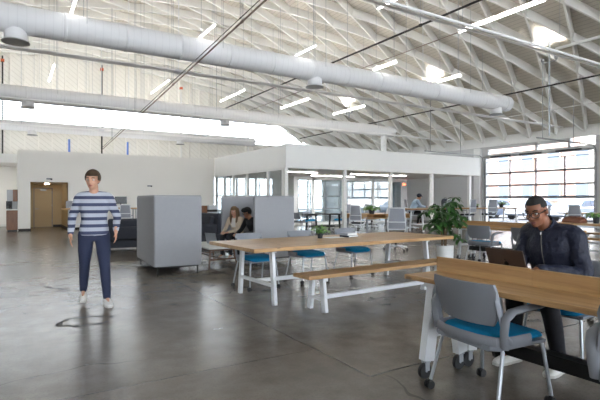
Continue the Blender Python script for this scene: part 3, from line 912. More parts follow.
# twin tables standing back to back, with a low divider on the nearer one
tn = trestle('project_table', 2.44, .39, .735, .035, 1.0, .185, .10, 'narrow oak table on castors with a low divider, closest to the viewer', 'table', (2.80, 1.46, 0), D(90), 'back to back oak tables', casters=.13, stretch='black', cross_z=.33, stretch_y=-.237, stretch_z=.25, bar=.10)
trestle('project_table', 2.44, .43, .735, .035, 1.0, .185, .10, 'narrow oak table bearing the bronze laptop, beyond the low divider', 'table', (3.28, 1.46, 0), D(90), 'back to back oak tables', casters=.13, stretch='black', cross_z=.33, stretch_y=.19, stretch_z=.25, bar=.10)
MB().loft([[(.397, y, .7352), (1.22, y, .7352), (1.22, y, .848), (.425, y, .848), (.413, y, .84), (.397, y, .84)][::-1] for y in (-.193, -.165)], False).build('divider', M['oak_x'], tn)
MB().loft([[(-1.22, y, .7352), (.395, y, .7352), (.395, y, .84), (.385, y, .84), (.372, y, .848), (-1.22, y, .848)][::-1] for y in (-.193, -.165)], False).build('divider', M['oak_x'], tn)
MB().span((-1.2, -.12, .682), (1.2, -.09, .699)).build('top_rail', M['steel_white'], tn)
tm = trestle('project_table', 2.44, .40, .735, .04, 1.0, .19, .15, 'narrow oak table with a divider, between the tall plant and the laptop man', 'table', (8.56, 5.93, 0), D(90), 'back to back oak tables', casters=.12, stretch='black', cross_z=.33, stretch_y=-.15, stretch_z=.25)
MB().span((-1.22, -.2, .7352), (1.22, -.17, .85), .004).build('divider', M['oak_x'], tm)
trestle('project_table', 2.44, .42, .735, .04, 1.0, .19, .15, 'narrow oak table hidden behind the divider beside the tall plant', 'table', (9.06, 5.93, 0), D(90), 'back to back oak tables', casters=.12, stretch='black', cross_z=.33, stretch_y=.15, stretch_z=.25)
trestle('communal_table', 3.6, 1.0, .735, .045, 1.42, .4, .34, 'oak communal table before the roll-up door, carrying the brown bag', 'table', (12.3, 5.75, 0), D(90), cross_z=.24)
trestle('oak_bench', 2.5, .33, .44, .04, 1.02, .15, .10, 'oak bench on the near side of the table carrying the brown bag', 'bench', (11.35, 5.75, 0), D(90), cross_z=.15)
trestle('oak_bench', 2.5, .33, .44, .04, 1.02, .15, .10, 'oak bench on the door side of the table carrying the brown bag', 'bench', (13.25, 5.75, 0), D(90), cross_z=.15)
trestle('side_table', 1.5, .8, .735, .045, .6, .3, .26, 'oak table corner jutting in at the right edge behind the laptop man', 'table', (5.2, 1.55, 0), D(90), cross_z=.24)
for i, (x, l) in enumerate(((15.6, 'tall oak desk where the man in the cap sits'), (19.25, 'tall oak desk with a small plant, next to the roll-up door'))):
    trestle('standing_desk', 3.45, .9, .96, .05, 1.3, .38, .3, l, 'desk', (x, 14.0, 0), 0, 'tall oak desks', cross_z=.3)
trestle('standing_desk', 3.2, .8, .97, .045, 1.3, .34, .28, 'tall desk with a black monitor along the white wall', 'desk', (3.4, 21.6, 0), 0, 'tall oak desks', cross_z=.3, leg_mat='galv')
trestle('communal_table', 3.2, 1.0, .80, .045, 1.3, .4, .34, 'pale oak table standing closest to the car park opening', 'table', (19.6, 9.3, 0), D(90), cross_z=.24)
o = trestle('office_table', 1.6, .9, .735, .03, .62, .36, .3, 'dark topped table inside the glazed office', 'table', (11.2, 16.3, 0), D(4), leg_mat='black_steel', top_mat='black_plastic', stretch='black')

# box-fronted oak desk by the office columns
o = empty('reception_desk', (13.2, 15.2, 0), 0, 'oak desk with an open shelf under its top, by the office columns', 'desk')
MB().span((-1.17, -.75, .71), (1.17, .75, .745), .004).build('tabletop', M['oak_x'], o)
MB().span((-1.17, -.75, .55), (1.17, .75, .58), .004).build('shelf', M['oak_x'], o)
for a, b in (((-1.17, -.75, .58), (-1.135, .75, .71)), ((1.135, -.75, .58), (1.17, .75, .71)), ((-1.135, .0, .58), (1.135, .03, .71)), ((-.2, -.75, .58), (-.17, 0, .71))):
    MB().span(a, b).build('side_panel', M['oak_y'], o)
for sx in (-1, 1):
    for sy in (-1, 1): MB().bar((sx * 1.05, sy * .6, .55), (sx * 1.08, sy * .66, 0), .06, .06, (1, 0, 0)).build('leg', M['grey_plastic'], o)

# ---------------- task chairs
def make_task_chair(seat_h, back_top, frame='light_grey_plastic'):
    o = empty('task_chair', (0, 0, 0), 0, 'x', 'chair')
    for k in range(5):
        a = 2 * PI * k / 5 + .3
        MB().path([(.03 * math.cos(a), .03 * math.sin(a), .13), (.16 * math.cos(a), .16 * math.sin(a), .115), (.31 * math.cos(a), .31 * math.sin(a), .085)], [.028, .024, .017], 8).build('base_leg', M[frame], o)
        caster(o, .31 * math.cos(a), .31 * math.sin(a) + .006, .03)
    MB().lathe([(.045, .1), (.045, .16), (.028, .17), (.028, seat_h - .2), (.018, seat_h - .2), (.018, seat_h - .05), (.06, seat_h - .045)], n=14).build('gas_column', M['black_plastic'], o)
    if seat_h > .55:
        r = MB(); n = 24
        r.path([(.2 * math.cos(2 * PI * k / n), .2 * math.sin(2 * PI * k / n), .3) for k in range(n + 1)], .011, 6)
        for k in range(3): r.cyl((0, 0, .3), (.2 * math.cos(k * 2.09), .2 * math.sin(k * 2.09), .3), .009, 6)
        r.build('foot_ring', M['alu'], o)
    MB().span((-.16, -.16, seat_h - .06), (.16, .16, seat_h - .012), .012).build('tilt_mechanism', M[frame], o)
    pad(.49, .47, seat_h - .012, seat_h + .055, front_drop=.03, yc=.02).build('seat', M['dark_seat'], o)
    z0, z1 = seat_h + .10, back_top
    fr = MB()
    for s in (-1, 1):
        fr.path([(s * .14, -.1, seat_h - .03), (s * .2, -.22, seat_h + .02), (s * .225, -.265, z0 + .05), (s * .215, -.25, z0 + .22), (s * .18, -.29, z1 - .02)], .017, 8, True, True, (1, .8))
    for z, wd, y in ((z0 + .02, .225, -.262), (z1 - .012, .18, -.292), (z0 + .2, .215, -.262)):
        fr.path([(wd * math.sin(a), y - .03 * math.cos(a), z) for a in [-PI / 2 + PI * k / 8 for k in range(9)]], .015, 8)
    fr.build('back_frame', M[frame], o)
    shell(.40, z0 + .02, z1 - .015, -.262, -.30, .03, .006, taper=-.04, round_=0).build('mesh_back', M['mesh_grey'], o)
    for s in (-1, 1):
        a = MB().path([(s * .2, -.06, seat_h - .02), (s * .275, -.04, seat_h + .0), (s * .285, -.03, seat_h + .19)], .016, 8)
        a.build('arm_post', M[frame], o)
        MB().span((s * .285 - .04, -.14, seat_h + .19), (s * .285 + .04, .12, seat_h + .215), .01).build('armrest', M['grey_plastic'], o)
    bpy.context.view_layer.update()
    return o
TASK = make_task_chair(.45, 1.12); DRAFT = make_task_chair(.68, 1.34)
g = 'mesh office chairs on wheels'
put(TASK, 8.47, 9.02, D(-38), 'white mesh office chair alone behind the long communal table', g)
put(TASK, 4.1, 20.6, D(-10), 'white mesh office chair at the tall desk below the black monitor', g)
put(TASK, 13.15, 16.75, D(185), 'grey mesh office chair behind the shelf desk, beside the slim column', g)
put(TASK, 14.2, 16.75, D(170), 'grey mesh office chair behind the shelf desk, toward its right end', g)
put(TASK, 10.9, 13.6, D(-60), 'mesh office chair before the left end of the shelf desk', g)
put(TASK, 15.5, 9.4, D(20), 'mesh office chair behind the head of the laptop man', g)
put(TASK, 18.7, 9.9, D(-75), 'mesh office chair at the pale table by the car park opening, farther seat', g)
put(TASK, 18.7, 8.5, D(-100), 'mesh office chair at the pale table by the car park opening, nearer seat', g)
put(TASK, 16.0, 18.8, D(200), 'mesh office chair inside the office before the blue-grey screen', g)
g = 'tall mesh drafting chairs'
put(DRAFT, 16.35, 13.1, D(5), 'tall white mesh chair at the high desk, just beside the tall plant', g)
put(DRAFT, 17.75, 13.1, D(-18), 'tall white mesh chair at the high desk, nearest the roll-up door', g)
put(DRAFT, 17.7, 15.05, D(190), 'tall grey mesh chair facing across the high desk', g)
put(DRAFT, 14.92, 14.88, D(-118), 'tall chair under the man in the cap', g)
put(DRAFT, 14.9, 13.1, D(8), 'tall mesh chair at the high desk hidden behind the plant leaves', g)

# ---------------- high-back felt booths
def booth(loc, rz, L, W, label):
    o = empty('booth_sofa', loc, rz, label, 'sofa', 'high-back felt booths')
    z0, z1, t = .13, 1.38, .085
    def panel(a, b, name):
        p = MB().span(a, b, .025).build(name, M['booth_felt'], o)
        pi = MB()
        xs = sorted((a[0], b[0])); ysn = sorted((a[1], b[1]))
        if xs[1] - xs[0] > ysn[1] - ysn[0]: q = [(xs[0] + .01, (ysn[0] + ysn[1]) / 2, z1 + .004), (xs[1] - .01, (ysn[0] + ysn[1]) / 2, z1 + .004)]
        else: q = [((xs[0] + xs[1]) / 2, ysn[0] + .01, z1 + .004), ((xs[0] + xs[1]) / 2, ysn[1] - .01, z1 + .004)]
        pi.path(q, .012, 8); pi.build('piping', M['booth_felt'], p)
    panel((-L / 2 + t + .003, -W / 2, z0), (L / 2 - t - .003, -W / 2 + t, z1), 'back_panel')
    panel((-L / 2, -W / 2, z0), (-L / 2 + t, W / 2, z1), 'side_panel'); panel((L / 2 - t, -W / 2, z0), (L / 2, W / 2, z1), 'side_panel')
    MB().span((-L / 2 + t, -W / 2 + t, .2), (L / 2 - t, W / 2 - .05, .34), .02).build('seat_base', M['booth_felt'], o)
    for i in range(2):
        xa = -L / 2 + t + .006 + i * (L / 2 - t)
        MB().span((xa, -W / 2 + t + .13, .342), (xa + L / 2 - t - .012, W / 2 - .04, .455), .03).build('seat_cushion', M['booth_felt'], o)
        MB().span((xa, -W / 2 + t + .004, .46), (xa + L / 2 - t - .012, -W / 2 + t + .125, .86), .03).build('back_cushion', M['booth_felt'], o)
    fr = MB()
    for s in (-1, 1):
        fr.bar((s * (L / 2 - .05), -W / 2 + .06, .118), (s * (L / 2 - .05), W / 2 - .06, .118), .02, .02)
        fr.bar((-L / 2 + .05, s * (W / 2 - .07), .118), (L / 2 - .05, s * (W / 2 - .07), .118), .02, .02)
    fr.build('base_frame', M['black_steel'], o)
    for sx in (-1, 1):
        for sy in (-1, 1): MB().bar((sx * (L / 2 - .05), sy * (W / 2 - .07), .11), (sx * (L / 2 - .05), sy * (W / 2 - .07), 0), .02, .02).build('leg', M['black_steel'], o)
booth((2.605, 9.14, 0), D(-93), 1.74, .85, 'grey felt high-back booth turned away, standing alone by the striped walker')
booth((4.62, 9.35, 0), D(90), 1.78, .92, 'grey felt high-back booth where the woman and man sit')

# coffee table between the booths
o = empty('coffee_table', (3.50, 9.1, 0), D(90), 'low white topped table with walnut legs between the felt booths', 'table')
MB().span((-.7, -.33, .375), (.7, .33, .405), .01).build('tabletop', M['white_wash'], o)
for sx in (-1, 1):
    for sy in (-1, 1): MB().path([(sx * .55, sy * .24, .375), (sx * .62, sy * .29, 0)], [.024, .014], 8).build('leg', M['walnut'], o)
    MB().bar((sx * .59, -.265, .17), (sx * .59, .265, .17), .025, .03).build('stretcher', M['walnut'], o)
MB().bar((-.59, 0, .17), (.59, 0, .17), .025, .03).build('stretcher', M['walnut'], o)
MB().span((-.6, -.25, .335), (.6, .25, .374)).build('apron', M['walnut'], o)

# charcoal lounge sofas
def lounge(loc, rz, L, label, back=.78):
    o = empty('lounge_sofa', loc, rz, label, 'sofa', 'charcoal lounge sofas')
    MB().span((-L / 2, -.42, .08), (L / 2, .42, .28), .03).build('base', M['charcoal'], o)
    MB().span((-L / 2, -.45, .29), (L / 2, -.25, back), .05).build('backrest', M['charcoal'], o)
    for s in (-1, 1): MB().span((s * L / 2 - s * .18, -.24, .29), (s * L / 2, .42, .6), .05).build('armrest', M['charcoal'], o)
    n = 2; w = (L - .36 - .02) / n
    for i in range(n):
        xa = -L / 2 + .185 + i * (w + .004)
        MB().span((xa, -.24, .285), (xa + w - .004, .42, .45), .045).build('seat_cushion', M['charcoal'], o)
        MB().box((xa + w / 2, -.155, .64), (w - .03, .16, .36), Euler((.18, 0, 0)).to_matrix(), .05).build('back_cushion', M['charcoal'], o)
    for sx in (-1, 1):
        for sy in (-1, 1): MB().cyl((sx * (L / 2 - .1), sy * .34, 0), (sx * (L / 2 - .1), sy * .34, .08), .02, 10).build('leg', M['black_steel'], o)
lounge((2.95, 13.0, 0), D(-3), 2.0, 'low charcoal sofa with its back turned, between the striped walker and felt booth', .62)
lounge((4.95, 14.15, 0), D(95), 1.9, 'charcoal sofa seen end on between the two felt booths', .9)

# ---------------- cabinets and machines
o = empty('wood_cabinet', (8.12, 22.5, 0), 0, 'brown wooden cabinet against the white wall beside the copier', 'cabinet')
MB().span((-.21, -.25, .05), (.21, .25, 1.03), .006).build('body', M['brown_cab'], o)
for s in (0, 1):
    d = MB().span((-.2 + .202 * s, -.272, .08), (-.002 + .202 * s, -.252, 1.0), .004).build('door', M['brown_cab'], o)
    MB().cyl((-.03 + .06 * s, -.285, .52), (-.03 + .06 * s, -.285, .62), .006, 6).build('handle', M['alu'], d)
MB().span((-.2, -.22, 0), (.2, .22, .05)).build('plinth', M['dark_base'], o)
o = empty('copier', (8.62, 22.45, 0), 0, 'white office copier with a dark paper slot by the brown cabinet', 'copier')
MB().span((-.24, -.27, .04), (.24, .27, .72), .015).build('body', M['light_grey_plastic'], o)
MB().span((-.23, -.2, .72), (.23, .27, .83)).build('paper_slot', M['dark_base'], o)
MB().span((-.24, -.27, .83), (.24, .27, 1.02), .015).build('scanner', M['light_grey_plastic'], o)
MB().span((-.23, -.24, 1.021), (.23, .26, 1.07), .012).build('lid', M['white_paint'], o)
for k in range(3): MB().span((-.22, -.285, .08 + .2 * k), (.22, -.271, .26 + .2 * k), .004).build('drawer', M['light_grey_plastic'], o)
for sx in (-1, 1): MB().span((sx * .2 - .03, -.2, 0), (sx * .2 + .03, .2, .04)).build('foot', M['dark_base'], o)
o = empty('coffee_station', (.085, 23.4, 0), 0, 'brown cupboard with a pale counter tucked beside the end of the white partition', 'cabinet')
MB().span((-.2, -.45, .06), (.19, .5, .88), .004).build('body', M['brown_cab'], o)
MB().span((-.18, -.42, 0), (.17, .48, .06)).build('plinth', M['dark_base'], o)
MB().span((-.23, -.47, .88), (.19, .5, .92), .004).build('counter', M['paper'], o)
MB().span((-.2, .4, .92), (.19, .5, 1.75), .004).build('backsplash', M['galv'], o)
MB().span((.02, -.3, 1.25), (.19, .39, 1.75), .004).build('wall_cupboard', M['brown_cab'], o)
MB().span((-.217, -.4, .1), (-.201, .04, .86), .003).span((-.217, .05, .1), (-.201, .48, .86), .003).build('door', M['brown_cab'], o)
o = empty('coffee_machine', (-.03, 23.2, .921), 0, 'black coffee machine on the counter of the brown cupboard', 'coffee machine')
MB().span((-.11, -.05, 0), (.11, .17, .34), .012).build('body', M['black_plastic'], o)
MB().span((-.1, -.19, .26), (.1, -.051, .34), .012).build('brew_head', M['black_plastic'], o)
MB().span((-.1, -.19, 0), (.1, -.051, .02)).build('drip_tray', M['galv'], o)
MB().lathe([(.04, .02), (.065, .05), (.065, .13), (.045, .17), (.045, .19)], (0, -.12, 0), 14).build('jug', M['screen'], o)

def monitor(loc, rz, label, w=.52, h=.32):
    o = empty('monitor', loc, rz, label, 'monitor')
    MB().span((-.11, -.09, 0), (.11, .09, .012), .004).build('base', M['black_plastic'], o)
    MB().bar((0, .02, .012), (0, .02, .34), .05, .025, (0, 1, 0)).build('stand', M['black_plastic'], o)
    MB().span((-w / 2, -.02, .17), (w / 2, .005, .17 + h), .006).build('housing', M['black_plastic'], o)
    MB().span((-w / 2 + .012, -.0225, .182), (w / 2 - .012, -.0205, .158 + h)).build('screen', M['screen'], o)
monitor((4.15, 21.75, .97), D(5), 'black monitor on the tall desk along the white wall')
o = empty('desk_screen', (2.75, 21.98, .971), 0, 'grey fabric privacy screen on the tall desk behind the striped walker', 'screen')
MB().span((-.75, -.015, 0), (.75, .015, .3), .006).build('panel', M['mesh_grey'], o)
for s in (-1, 1): MB().span((s * .6 - .03, -.03, 0), (s * .6 + .03, .03, .06)).build('clamp', M['alu'], o)

def laptop(loc, rz, label, mat, w=.31, d=.215, open_=108, logo=False):
    o = empty('laptop', loc, rz, label, 'laptop')
    MB().span((-w / 2, -d / 2, 0), (w / 2, d / 2, .014), .004).build('base', M[mat], o)
    MB().span((-w / 2 + .02, -d / 2 + .08, .0141), (w / 2 - .02, d / 2 - .025, .0155)).build('keyboard', M['screen'], o)
    a = math.radians(open_ - 90)
    Mx = Euler((-a, 0, 0)).to_matrix().to_4x4()
    def lid(name, z0, z1, y0, y1, m, par=None, ww=w):
        mb = MB().span((-ww / 2, y0, z0), (ww / 2, y1, z1), .003)
        mb.v = [tuple(V((0, d / 2 + .006, .012)) + (Mx @ V(p))) for p in mb.v]
        return mb.build(name, m, par or o)
    l = lid('lid', 0, d, -.003, .004, M[mat])
    lid('screen', .01, d - .01, -.0045, -.0032, M['screen'], l, w - .016)
    if logo:
        mb = MB()
        n = 20
        ring = [(.019 * math.cos(2 * PI * k / n) * (1 - .12 * (math.sin(2 * PI * k / n) > .9)), d * .45 + .021 * math.sin(2 * PI * k / n)) for k in range(n)]
        mb.loft([[(x, .0042, z) for x, z in ring], [(x, .0052, z) for x, z in ring]], False)
        mb.loft([[(.004 + x * .3, .0042, d * .45 + .03 + z) for x, z in ((-.01, -.006), (.012, 0), (.016, .012), (-.004, .006))], [(.004 + x * .3, .0052, d * .45 + .03 + z) for x, z in ((-.01, -.006), (.012, 0), (.016, .012), (-.004, .006))]], False)
        mb.v = [tuple(V((0, d / 2 + .006, .012)) + (Mx @ V(p))) for p in mb.v]
        mb.build('emblem', M['screen'], l)
    return o
# the screen faces the man: lid hinge on the -X side
laptop((3.30, 2.17, .7352), D(90), 'dark bronze laptop open before the man in the navy jacket', 'laptop_bronze', .31, .215, 112, True)
laptop((3.66, 9.25, .4052), D(110), 'silver laptop open on the low table between the booths', 'laptop_silver', .32, .22, 105)
laptop((15.42, 14.25, .9602), D(-112), 'white laptop the man in the cap is working on', 'light_grey_plastic', .3, .2, 110)
laptop((16.3, 14.05, .9602), D(0), 'pale laptop left open on the high desk beyond the plant', 'light_grey_plastic', .32, .22, 110)
laptop((13.3, 14.7, .7452), D(180), 'pale laptop on the shelf desk by its potted plant', 'light_grey_plastic', .32, .22, 110)

# books, sheet, cup, bags
o = empty('book', (4.52, 5.86, .7352), D(14), 'dark covered book lying lowest of the pair on the long table', 'book', 'books on the long table')
MB().span((-.12, -.085, .003), (.115, .085, .022)).build('pages', M['paper'], o)
MB().span((-.122, -.09, 0), (.12, .09, .003)).span((-.122, -.09, .022), (.12, .09, .025)).span((-.124, -.09, 0), (-.12, .09, .025)).build('cover', M['charcoal'], o)
o = empty('book', (4.515, 5.865, .7605), D(10), 'thick pale book lying on top of the dark book on the long table', 'book', 'books on the long table')
MB().span((-.108, -.078, .003), (.105, .078, .032)).build('pages', M['paper'], o)
MB().span((-.11, -.08, 0), (.108, .08, .003)).span((-.11, -.08, .032), (.108, .08, .036)).span((-.113, -.08, 0), (-.109, .08, .036)).build('cover', M['laptop_silver'], o)
o = MB().span((-.15, -.105, 0), (.15, .105, .0015)).build('paper_sheet', M['paper'], None, (4.23, 5.88, .7353), D(8))
tag(o, 'white sheet of paper between the potted plant and books', 'paper')
def tumbler(loc, label):
    o = empty('tumbler', loc, 0, label, 'cup')
    MB().lathe([(.0, 0), (.03, 0), (.037, .1), (.034, .1), (.028, .006), (0, .006)], n=20).build('glass_body', M['glass'], o)
    MB().lathe([(.0, .007), (.027, .007), (.031, .06), (0, .06)], n=20).build('water', M['glass'], o)
tumbler((3.55, 8.75, .4052), 'clear tumbler on the low table between the booths')
# brown leather bag
o = empty('leather_bag', (12.2, 6.5, .7352), D(75), 'brown leather holdall on the oak table by the roll-up door', 'bag')
MB().loft([[(x * sx, y * sy, z) for x, y in ((-.27, -.12), (.27, -.12), (.29, 0), (.27, .12), (-.27, .12), (-.29, 0))] for z, sx, sy in ((0, .96, .95), (.02, 1, 1), (.07, 1, .95), (.13, .9, .6), (.15, .7, .2))], False).build('body', M['brown_leather'], o)
for s in (-1, 1): MB().path([(-.12, s * .06, .12), (-.1, s * .075, .15), (0, s * .10, .165), (.1, s * .075, .15), (.12, s * .06, .12)], .009, 8).build('handle', M['brown_leather'], o)
o = empty('backpack', (15.85, 13.85, .9602), D(-30), 'grey backpack standing on the high desk near the man in the cap', 'bag')
MB().loft([[(x * s, y * s2, z) for x, y in ((-.15, -.08), (.15, -.08), (.16, 0), (.15, .08), (-.15, .08), (-.16, 0))] for z, s, s2 in ((0, .95, .9), (.03, 1, 1), (.28, 1, .95), (.36, .9, .8), (.41, .6, .4))], False).build('body', M['dark_seat'], o)
MB().span((-.11, -.12, .05), (.11, -.081, .2), .015).build('pocket', M['mesh_grey'], o)
MB().path([(-.04, 0, .4), (-.03, 0, .45), (.03, 0, .45), (.04, 0, .4)], .008, 6).build('handle', M['dark_seat'], o)

# ---------------- plants
def leaf(mb, base, d, L, Wd, droop=.25, up=V((0, 0, 1))):
    d = V(d).normalized(); s = d.cross(up)
    s = s.normalized() if s.length > .05 else V((1, 0, 0)); u = s.cross(d).normalized()
    vs = []; N = 5
    for i, (t, w) in enumerate(((0, .06), (.2, .6), (.45, 1), (.75, .7), (1, .02))):
        p = V(base) + d * L * t - V((0, 0, 1)) * droop * L * t * t
        vs += [p + s * Wd * w / 2 + u * .12 * Wd * w, p, p - s * Wd * w / 2 + u * .12 * Wd * w]
    fs = []
    for i in range(4):
        a = i * 3
        fs += [(a, a + 1, a + 4, a + 3), (a + 1, a + 2, a + 5, a + 4)]
    mb.add(vs, fs, True)
def small_plant(loc, label, h=.16, r=.13, n=60, pot_r=.045, pot_h=.075, pot='pot_dark', seed=1, group='small potted plants'):
    rnd = random.Random(seed)
    o = empty('potted_plant', loc, 0, label, 'plant', group)
    MB().lathe([(0, 0), (pot_r * .8, 0), (pot_r, pot_h), (pot_r * .9, pot_h), (pot_r * .85, pot_h * .85), (0, pot_h * .85)], n=20).build('pot', M[pot], o)
    MB().lathe([(0, pot_h * .86), (pot_r * .84, pot_h * .86), (pot_r * .8, pot_h * .9), (0, pot_h * .92)], n=14).build('soil', M['soil'], o)
    st = MB(); lf = MB()
    for i in range(n):
        a = rnd.uniform(0, 2 * PI); rr = r * math.sqrt(rnd.random()); hh = pot_h + h * rnd.uniform(.15, 1) * (1 - .45 * (rr / r) ** 2)
        p = V((rr * math.cos(a), rr * math.sin(a), hh))
        st.path([(0, 0, pot_h * .88), (rr * .3 * math.cos(a), rr * .3 * math.sin(a), hh * .7), p], .0025, 4)
        leaf(lf, p, (math.cos(a) + rnd.uniform(-.5, .5), math.sin(a) + rnd.uniform(-.5, .5), rnd.uniform(-.3, .6)), r * .55, r * .33, .35)
    st.build('stem', M['leaf_dark'], o); lf.build('foliage', M['leaf_bright'], o)
small_plant((3.97, 5.86, .7352), 'small leafy plant in a dark pot on the long table', .13, .11, 70, seed=3)
small_plant((12.45, 14.65, .7452), 'bushy plant in a dark pot on the shelf desk', .2, .28, 90, .12, .16, seed=5)
small_plant((19.9, 14.0, .9602), 'dark potted plant on the high desk next to the roll-up door', .16, .2, 60, .11, .14, seed=6)
small_plant((12.2, 5.98, .7352), 'small plant in a dark pot beside the brown leather bag', .14, .2, 60, .075, .15, seed=8)
small_plant((18.2, 14.05, .9602), 'tiny dark potted plant on the high desk between two tall chairs', .1, .1, 40, .06, .09, seed=9)

def big_plant(loc):
    rnd = random.Random(11)
    o = empty('tall_plant', loc, 0, 'tall leafy plant in a round white floor pot beside the long table', 'plant')
    MB().lathe([(0, 0), (.145, 0), (.16, .02), (.172, .42), (.158, .425), (.15, .37), (0, .37)], n=32).build('pot', M['pot_white'], o)
    MB().lathe([(0, .371), (.149, .371), (.14, .38), (0, .385)], n=20).build('soil', M['soil'], o)
    tk = MB(); lf = MB(); br = MB()
    for (dx, dy, hh) in ((.0, .0, .95), (.045, .02, .86), (-.04, .03, .8)):
        tk.path([(dx, dy, .38), (dx * 1.2 + .01, dy, .55), (dx * 1.6, dy, .7), (dx * 2, dy * 1.5, hh)], [.022, .018, .015, .01], 8)
    tk.build('trunk', M['bark'], o)
    tips = []
    for i in range(46):
        a = i * 2.399 + rnd.uniform(-.3, .3); t = rnd.random()
        z0 = .62 + .3 * t
        R_ = rnd.uniform(.12, .40) * (1.05 - .35 * max(0, t - .6)); zt = z0 + rnd.uniform(-.12, .42) * (1.1 - R_)
        b = (.05 * math.cos(a), .05 * math.sin(a), z0); e = V((R_ * math.cos(a), R_ * math.sin(a), zt))
        br.path([b, (e * .55 + V(b) * .45 + V((0, 0, .06)))[:], e], .004, 5)
        tips.append((e, a))
    for (x, y, z) in ((.16, -.12, 1.36), (.12, -.1, 1.28), (.2, -.14, 1.22), (.05, 0, 1.2), (-.02, .05, 1.15)):
        e = V((x, y, z)); br.path([(.03, 0, .9), (x * .6, y * .6, z - .15), e], .005, 5); tips.append((e, rnd.uniform(0, 6)))
    br.build('branch', M['leaf_dark'], o)
    for e, a in tips:
        for k in range(6):
            b = a + (k - 2.5) * .85 + rnd.uniform(-.2, .2)
            leaf(lf, e, (math.cos(b), math.sin(b), rnd.uniform(-.5, .25)), rnd.uniform(.15, .22), rnd.uniform(.06, .085), rnd.uniform(.2, .5))
    lf.build('foliage', M['leaf_dark'], o)
big_plant((7.26, 6.36, 0))

# ---------------- outside
def brick_mat():
    m, nt, b = newmat('pale_brick')
    br = nt.nodes.new('ShaderNodeTexBrick'); br.inputs['Scale'].default_value = 2.2
    br.inputs['Color1'].default_value = lin('#86655a'); br.inputs['Color2'].default_value = lin('#77574d'); br.inputs['Mortar'].default_value = lin('#a8998f')
    mp = nt.nodes.new('ShaderNodeMapping'); mp.inputs['Rotation'].default_value = (0, PI / 2, 0)
    co = coords(nt); sp = nt.nodes.new('ShaderNodeSeparateXYZ'); nt.links.new(co, sp.inputs[0])
    cb = nt.nodes.new('ShaderNodeCombineXYZ'); nt.links.new(sp.outputs[1], cb.inputs[0]); nt.links.new(sp.outputs[2], cb.inputs[1])
    nt.links.new(cb.outputs[0], br.inputs['Vector']); nt.links.new(br.outputs['Color'], b.inputs['Base Color']); b.inputs['Roughness'].default_value = .9
    return m
M['brick'] = brick_mat()
M['pale_stucco'] = simple('pale_stucco', '#a9a49c', .9, var=.04)
M['window_dark'] = simple('window_dark', '#3f4c5a', .15)
bd = empty('street_building', (50, 0, 0), 0, 'pale brick building across the car park', 'building')
MB().span((0, 2, -.03), (8, 42, 8.5)).build('wall', M['brick'], bd)
MB().span((-.12, 16, -.03), (-.001, 26, 8.8)).build('stucco_bay', M['pale_stucco'], bd)
MB().span((-.3, 2, 8.5), (8, 42, 8.9)).build('cornice', M['pale_stucco'], bd)
for y in range(4, 41, 3):
    for z in (1.2, 4.6):
        fw = MB().span((-.2, y, z), (-.13, y + 1.5, z + 1.9)).build('window', M['pale_stucco'], bd)
        MB().span((-.22, y + .1, z + .1), (-.201, y + 1.4, z + 1.8)).build('pane', M['window_dark'], fw)
def car_paint(n, c): M[n] = simple(n, c, .25, 0, .01)
car_paint('car_white', '#b9bec8'); car_paint('car_blue', '#2c3c74'); car_paint('car_silver', '#7b818a'); car_paint('car_red', '#4e5664')
def make_car():
    o = empty('parked_car', (0, 0, 0), 0, 'x', 'car')
    def sec(x, zb, zt, w, rnd_=.08):
        return [(x, -w, zb), (x, -w, zt - rnd_), (x, -w + rnd_, zt), (x, w - rnd_, zt), (x, w, zt - rnd_), (x, w, zb)]
    MB().loft([sec(-2.2, .4, .62, .74), sec(-2.12, .3, .78, .84), sec(-1.5, .26, .9, .89), sec(0, .25, .93, .9), sec(1.3, .26, .92, .89), sec(2.05, .3, .9, .84), sec(2.2, .42, .72, .74)], False).build('body', M['car_white'], o)
    cab = MB().loft([sec(-1.05, .9, .93, .8, .01), sec(-.35, .9, 1.40, .70), sec(.9, .9, 1.42, .70), sec(1.7, .9, .95, .78, .01)], False).build('roof', M['car_white'], o)
    gl = MB()
    for s in (-1, 1):
        gl.loft([[(-.75, s * .8, .97), (-.3, s * .722, 1.33), (.3, s * .722, 1.34), (.3, s * .8, .97)], [(-.75, s * .82, .97), (-.3, s * .742, 1.33), (.3, s * .742, 1.34), (.3, s * .82, .97)]], False)
        gl.loft([[(.38, s * .8, .97), (.38, s * .722, 1.34), (.85, s * .722, 1.33), (1.35, s * .8, .97)], [(.38, s * .82, .97), (.38, s * .742, 1.34), (.85, s * .742, 1.33), (1.35, s * .82, .97)]], False)
    gl.loft([[(-1.04, -.66, .98), (-.43, -.58, 1.38), (-.43, .58, 1.38), (-1.04, .66, .98)], [(-1.06, -.66, .99), (-.45, -.58, 1.39), (-.45, .58, 1.39), (-1.06, .66, .99)]], False)
    gl.loft([[(1.66, -.66, 1.0), (.98, -.58, 1.39), (.98, .58, 1.39), (1.66, .66, 1.0)], [(1.68, -.66, 1.01), (1.0, -.58, 1.40), (1.0, .58, 1.40), (1.68, .66, 1.01)]], False)
    gl.build('window', M['window_dark'], o)
    for x in (-1.38, 1.38):
        for s in (-1, 1):
            wh = MB().cyl((x, s * .72, .32), (x, s * .91, .32), .32, 20).build('wheel', M['black_plastic'], o)
            MB().cyl((x, s * .911, .32), (x, s * .925, .32), .2, 16).build('hubcap', M['alu'], wh)
    lt = MB()
    for s in (-1, 1): lt.span((-2.21, s * .6 - .12, .6), (-2.1, s * .6 + .12, .74), .01).span((2.1, s * .6 - .12, .66), (2.21, s * .6 + .12, .8), .01)
    lt.build('headlamp', M['alu'], o)
    bpy.context.view_layer.update()
    return o
CAR = make_car()
